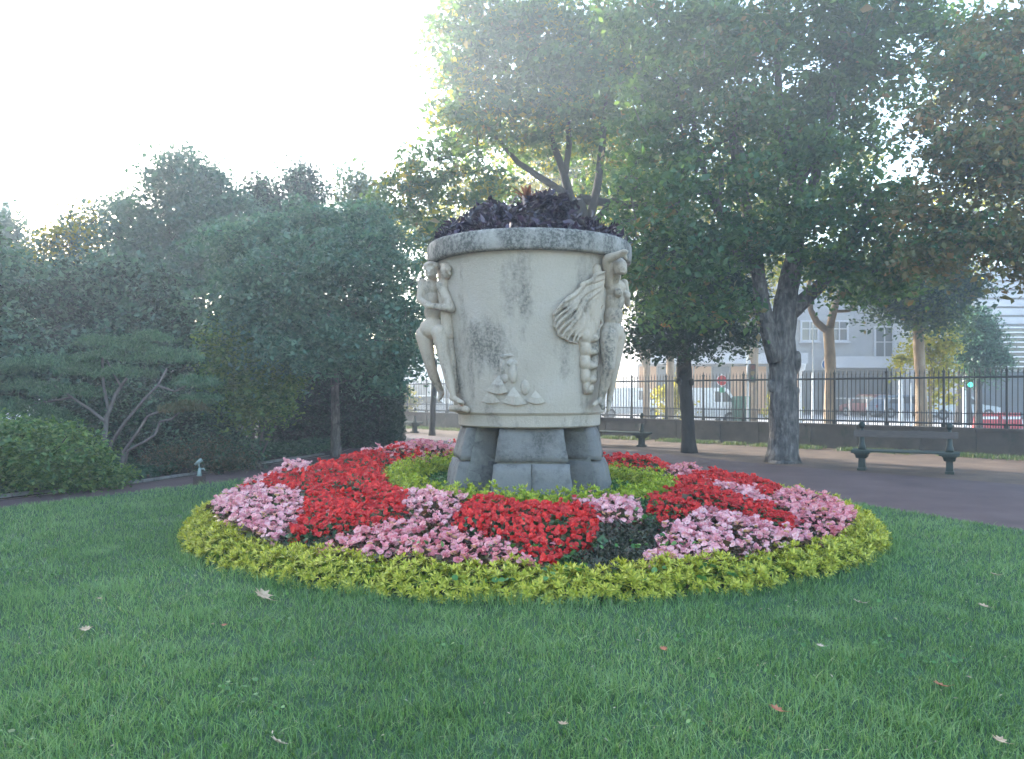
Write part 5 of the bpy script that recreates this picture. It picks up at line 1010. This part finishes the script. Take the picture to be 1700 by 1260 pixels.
def building_b():
    Y = 48; x0, x1 = 27.4, 42; t = empty('louvred_building', ((x0+x1)/2, Y+5, 0)); tag(t, 'pale modern building with horizontal white louvres at the far right', 'building')
    MB().box(((x0+x1)/2, Y+5, 4.6), (x1-x0, 9.8, 9.2)).build('wall', M['conc_light'], t)
    MB().box(((x0+x1)/2, Y-.05, 4.2), (x1-x0-.6, .12, 2.4)).build('window_band', M['glass'], t)
    MB().box(((x0+x1)/2, Y-.06, 1.45), (x1-x0-.4, .14, 2.8)).build('shopfront', M['shopdark'], t)
    for i in range(9): MB().box(((x0+x1)/2, Y-.30, 3.15+i*.29), (x1-x0, .28, .07)).build('louvre', M['white_metal'], t)
    for i in range(6): MB().box(((x0+x1)/2, Y-.14, 5.9+i*.52), (x1-x0-.1, .16, .40)).build('facade_panel', M['conc_light'], t)
building_b()
def building_c(x0, x1, Y, h, label, mat):
    t = empty('street_building', ((x0+x1)/2, Y+4, 0)); tag(t, label, 'building'); MB().box(((x0+x1)/2, Y+4, h/2), (x1-x0, 8, h)).build('wall', M[mat], t); MB().box(((x0+x1)/2, Y+4, h+.12), (x1-x0+.5, 8.5, .24)).build('roof', M['conc_light'], t)
    n = int((x1-x0)/3); 
    for fl in range(int((h-.5)/2.7)):
        for i in range(n):
            x = x0+1.5+i*(x1-x0-1)/n; w_o = MB().box((x, Y-.03, 1.75+fl*2.7), (1.4, .08, 1.6)).build('window', M['conc_light'], t); MB().box((x, Y-.07, 1.75+fl*2.7), (1.2, .04, 1.4)).build('pane', M['glass'], w_o)
building_c(-20, 7.6, 84, 5.4, 'low cream building far across the street behind the vase', 'cream')
building_c(-62, -45.5, 65, 27, 'tall pale unseen tower added beyond the left edge to shade the lawn', 'cream')  # unseen block added to keep the low sun off the lawn
building_c(-60, -24, 95, 8.5, 'pale distant building behind the left trees', 'cream')

def car(name, label, cat, x, y, rz, L, Hh, body, van=False):
    t = empty(name, (x, y, 0)); t.rotation_euler = (0, 0, rz); tag(t, label, cat, 'vehicles parked in the street'); K = dict(parent=t, world=False); w_ = .86; hl = L/2
    if van: prof_ = [(-hl, .3), (-hl, Hh), (hl*.55, Hh), (hl*.8, Hh*.62), (hl, Hh*.52), (hl, .3)]
    else: prof_ = [(-hl, .3), (-hl, .78), (-hl*.9, .88), (-hl*.72, Hh-.06), (-hl*.5, Hh), (hl*.12, Hh), (hl*.48, .90), (hl*.92, .78), (hl, .6), (hl, .3)]
    MB().prism(prof_, (0, -w_, 0), (1, 0, 0), (0, 0, 1), (0, 1, 0), 2*w_).build('body', body, bevel=.06, smooth=False, **K)
    for sy in (-1, 1):
        if van: q = [(hl*.5, Hh*.9), (hl*.2, Hh*.9), (hl*.2, Hh*.62), (hl*.72, Hh*.62)]
        else: q = [(-hl*.68, .92), (-hl*.58, Hh-.1), (hl*.08, Hh-.08), (hl*.38, .92)]
        MB().prism(q, (0, sy*(w_-.008), 0), (1, 0, 0), (0, 0, 1), (0, sy, 0), .02).build('side_window', M['glass'], **K)
        for sx in (-.62, .62):
            wo_ = MB().tube([(sx*hl, sy*(w_-.18), .32), (sx*hl, sy*(w_+.01), .32)], .32, 16).build('wheel', M['black'], **K)
            MB().tube([(sx*hl, sy*(w_-.05), .32), (sx*hl, sy*(w_+.02), .32)], .19, 12).build('hub_cap', M['grey_metal'], wo_, world=False)
        MB().box((hl-.01, sy*.6, .66), (.06, .3, .14)).build('headlight', M['white_metal'], **K)
        MB().box((-hl+.01, sy*.66, .74), (.06, .2, .16)).build('tail_light', plain('tail_light', (.3, .01, .01), .3), **K)
red = plain('red_paint', (.20, .03, .03), .3, 0, .6); whp = plain('white_paint', (.75, .76, .78), .35, 0, .6); silv = plain('silver_paint', (.38, .42, .46), .3, .3, .6); blue = plain('blue_grey_paint', (.12, .17, .24), .3, .2, .6)
for a_ in [('parked_car', 'red car seen end on beyond the railing, right of the forked street tree', 'car', W(1442, 0, 54).x, 54, 2.0, 3.6, 1.5, red), ('parked_car', 'blue grey car beyond the railing between the two warm trunks', 'car', W(1500, 0, 52).x, 52, 0.05, 4.2, 1.45, blue), ('parked_car', 'silver car beyond the railing, right of the straight warm trunk', 'car', W(1590, 0, 48).x, 48, 0.0, 4.3, 1.5, silv), ('parked_car', 'white car beyond the railing left of the vase, behind the slim trunk', 'car', W(715, 0, 52).x, 52, 0.15, 4.2, 1.45, whp), ('parked_car', 'pale silver car close to the hedge corner beyond the railing', 'car', W(655, 0, 60).x, 60, 0.1, 4.2, 1.45, silv)]: car(*a_)
car('parked_van', 'white van beyond the railing, framed by the small dark tree and the green bin', 'van', W(1168, 0, 41).x, 41, 0.02, 3.6, 1.85, whp, True)
car('parked_van', 'white van beyond the railing just right of the carved woman', 'van', W(1045, 0, 50).x, 50, 0.02, 4.2, 1.9, whp, True)
b = W(1230, 0, 40); t = empty('recycling_bin', (b.x, b.y, 0)); tag(t, 'dark green recycling bin beyond the railing beside the white van', 'bin'); gb = plain('bin_green', (.03, .13, .08), .5)
MB().box((0, 0, .68), (.75, .75, 1.2), taper=1.12).build('body', gb, t, bevel=.03, world=False); MB().box((0, 0, 1.36), (.9, .9, .14), taper=.8).build('lid', gb, t, bevel=.03, world=False)
for sx in (-.3, .3): MB().tube([(sx-.04, 0, .09), (sx+.04, 0, .09)], .09, 10).build('wheel', M['black'], t, world=False)
# posts, signs and lights
def post(name, label, cat, px, d, ztop, r, mat, extra=None, group='street poles'):
    p = W(px, 0, d); t = empty(name, (p.x, p.y, 0)); tag(t, label, cat, group); MB().tube([(0, 0, 0), (0, 0, .25), (0, 0, .26), (0, 0, ztop)], [r*1.5, r*1.5, r, r*.85], 8).build('pole', mat, t, smooth=False, world=False)
    if extra: extra(t)
    return t
def globe(z):
    def f(t): MB().tube([(0, 0, z), (0, 0, z+.05), (0, 0, z+.28), (0, 0, z+.30)], [.08, .16, .20, .05], 12).build('lamp_head', M['white_metal'], t, world=False)
    return f
redm = plain('sign_red', (.45, .012, .02), .4); bluem = plain('sign_blue', (.03, .12, .32), .4); greenm = plain('sign_green', (.02, .28, .15), .4)
def noentry(t):
    s_ = MB().tube([(0, -.06, 2.12), (0, -.08, 2.12)], .21, 24).build('sign_disc', redm, t, world=False); MB().box((0, -.085, 2.12), (.34, .01, .075)).build('white_bar', M['white_metal'], s_, world=False); MB().tube([(0, -.05, 2.12), (0, -.065, 2.12)], .23, 24).build('sign_rim', M['white_metal'], t, world=False); MB().box((-.01, -.07, 1.72), (.22, .02, .22)).build('green_plate', greenm, t, world=False)
def bluesign(t): MB().tube([(0, -.06, 2.62), (0, -.08, 2.62)], .20, 20).build('sign_disc', bluem, t, world=False); MB().tube([(0, -.05, 2.62), (0, -.065, 2.62)], .225, 20).build('sign_rim', M['white_metal'], t, world=False)
def signal(z, on, dark=True):
    def f(t):
        h = MB().box((.16, -.04, z), (.24, .2, .72)).build('signal_box', M['iron'], t, bevel=.02, world=False)
        for k_, c_ in enumerate(((.10, .01, .01), (.12, .08, .01), (.01, .10, .06))):
            lit = on and k_ == 2; m_ = plain('signal_lamp', c_, .3, emit=(.02, .9, .5) if lit else None); MB().tube([(.16, -.13, z+.22-k_*.22), (.16, -.16, z+.22-k_*.22)], .085, 12).build('lamp', m_, h, world=False)
    return f
post('street_lamp', 'white street lamp with a drum shaped head, right beside the big grey trunk', 'street lamp', 1329, 30, 2.45, .07, M['white_metal'], globe(2.4))
post('sign_post', 'white post with round red no entry sign and small green plate beyond the railing', 'sign', 1198, 34, 2.4, .035, M['white_metal'], noentry)
post('sign_post', 'post with a round blue sign half hidden by the forked warm trunk', 'sign', 1373, 29, 2.9, .035, M['grey_metal'], bluesign)
post('traffic_light', 'traffic light with a glowing green lamp on a white pole at right', 'traffic light', 1601, 33, 2.3, .075, M['white_metal'], signal(2.15, True))
post('traffic_light', 'dark backed traffic light on a tall pale pole, left of the big grey trunk', 'traffic light', 1241, 31, 3.4, .045, M['white_metal'], signal(2.35, False))
post('pole', 'thin tall grey pole between the big grey trunk and the forked warm trunk', 'pole', 1350, 33, 4.5, .03, M['grey_metal'])
post('pole', 'thick short white pole left of the straight warm trunk', 'pole', 1495, 31, 2.1, .085, M['white_metal'])
post('pole', 'thin pale pole right of the yellow tree', 'pole', 1567, 34, 2.0, .04, M['white_metal'])
post('pole', 'slim white pole left of the street lamp, close to the trunk', 'pole', 1349, 28, 2.3, .04, M['white_metal'])
post('pole', 'slim pale pole between the thick white pole and the straight trunk', 'pole', 1512, 33, 2.0, .035, M['white_metal'])
# guard rail and red barriers
g = W(1440, 0, 36); t = empty('guard_rail', (g.x, g.y, 0)); tag(t, 'pale metal pedestrian guard rail across the street pavement', 'guard rail')
for z_ in (.35, 1.35): MB().tube([(-1.6, 0, z_), (1.6, 0, z_)], .03, 6).build('rail', M['grey_metal'], t, world=False)
for x_ in (-1.6, -.8, 0, .8, 1.6): MB().tube([(x_, 0, 0), (x_, 0, 1.35)], .03, 6).build('upright', M['grey_metal'], t, world=False)
for i, (px, lab) in enumerate([(1637, 'red plastic road barrier at right, left of its twin'), (1675, 'red plastic road barrier at the right edge, right of its twin')]):
    g = W(px, 0, 36); t = empty('road_barrier', (g.x, g.y, 0)); tag(t, lab, 'barrier', 'red road barriers')
    MB().prism([(-.28, 0), (.28, 0), (.2, .25), (.10, .7), (-.10, .7), (-.2, .25)], (-.48, 0, 0), (0, 1, 0), (0, 0, 1), (1, 0, 0), .96).build('body', redm, t, bevel=.02, world=False)
    MB().box((0, -.20, .48), (.8, .03, .12)).build('white_stripe', M['white_metal'], t, world=False)

# ================================================================== AIR
hz = MB().box((0, 30, 9.0), (150, 176, 20.6)).build('haze', None); hz['kind'] = 'stuff'  # added air volume standing in for veiling glare in the lens
hm = bpy.data.materials.new('haze'); hm.use_nodes = True; ht = hm.node_tree; ht.nodes.clear(); ho = ht.nodes.new('ShaderNodeOutputMaterial'); hv = ht.nodes.new('ShaderNodeVolumePrincipled')
hv.inputs['Color'].default_value = (.80, .91, 1, 1); hv.inputs['Density'].default_value = HAZE = .0052; hv.inputs['Anisotropy'].default_value = .6
ht.links.new(hv.outputs[0], ho.inputs['Volume']); hz.data.materials.append(hm)
print('leaves', NLEAF[0])
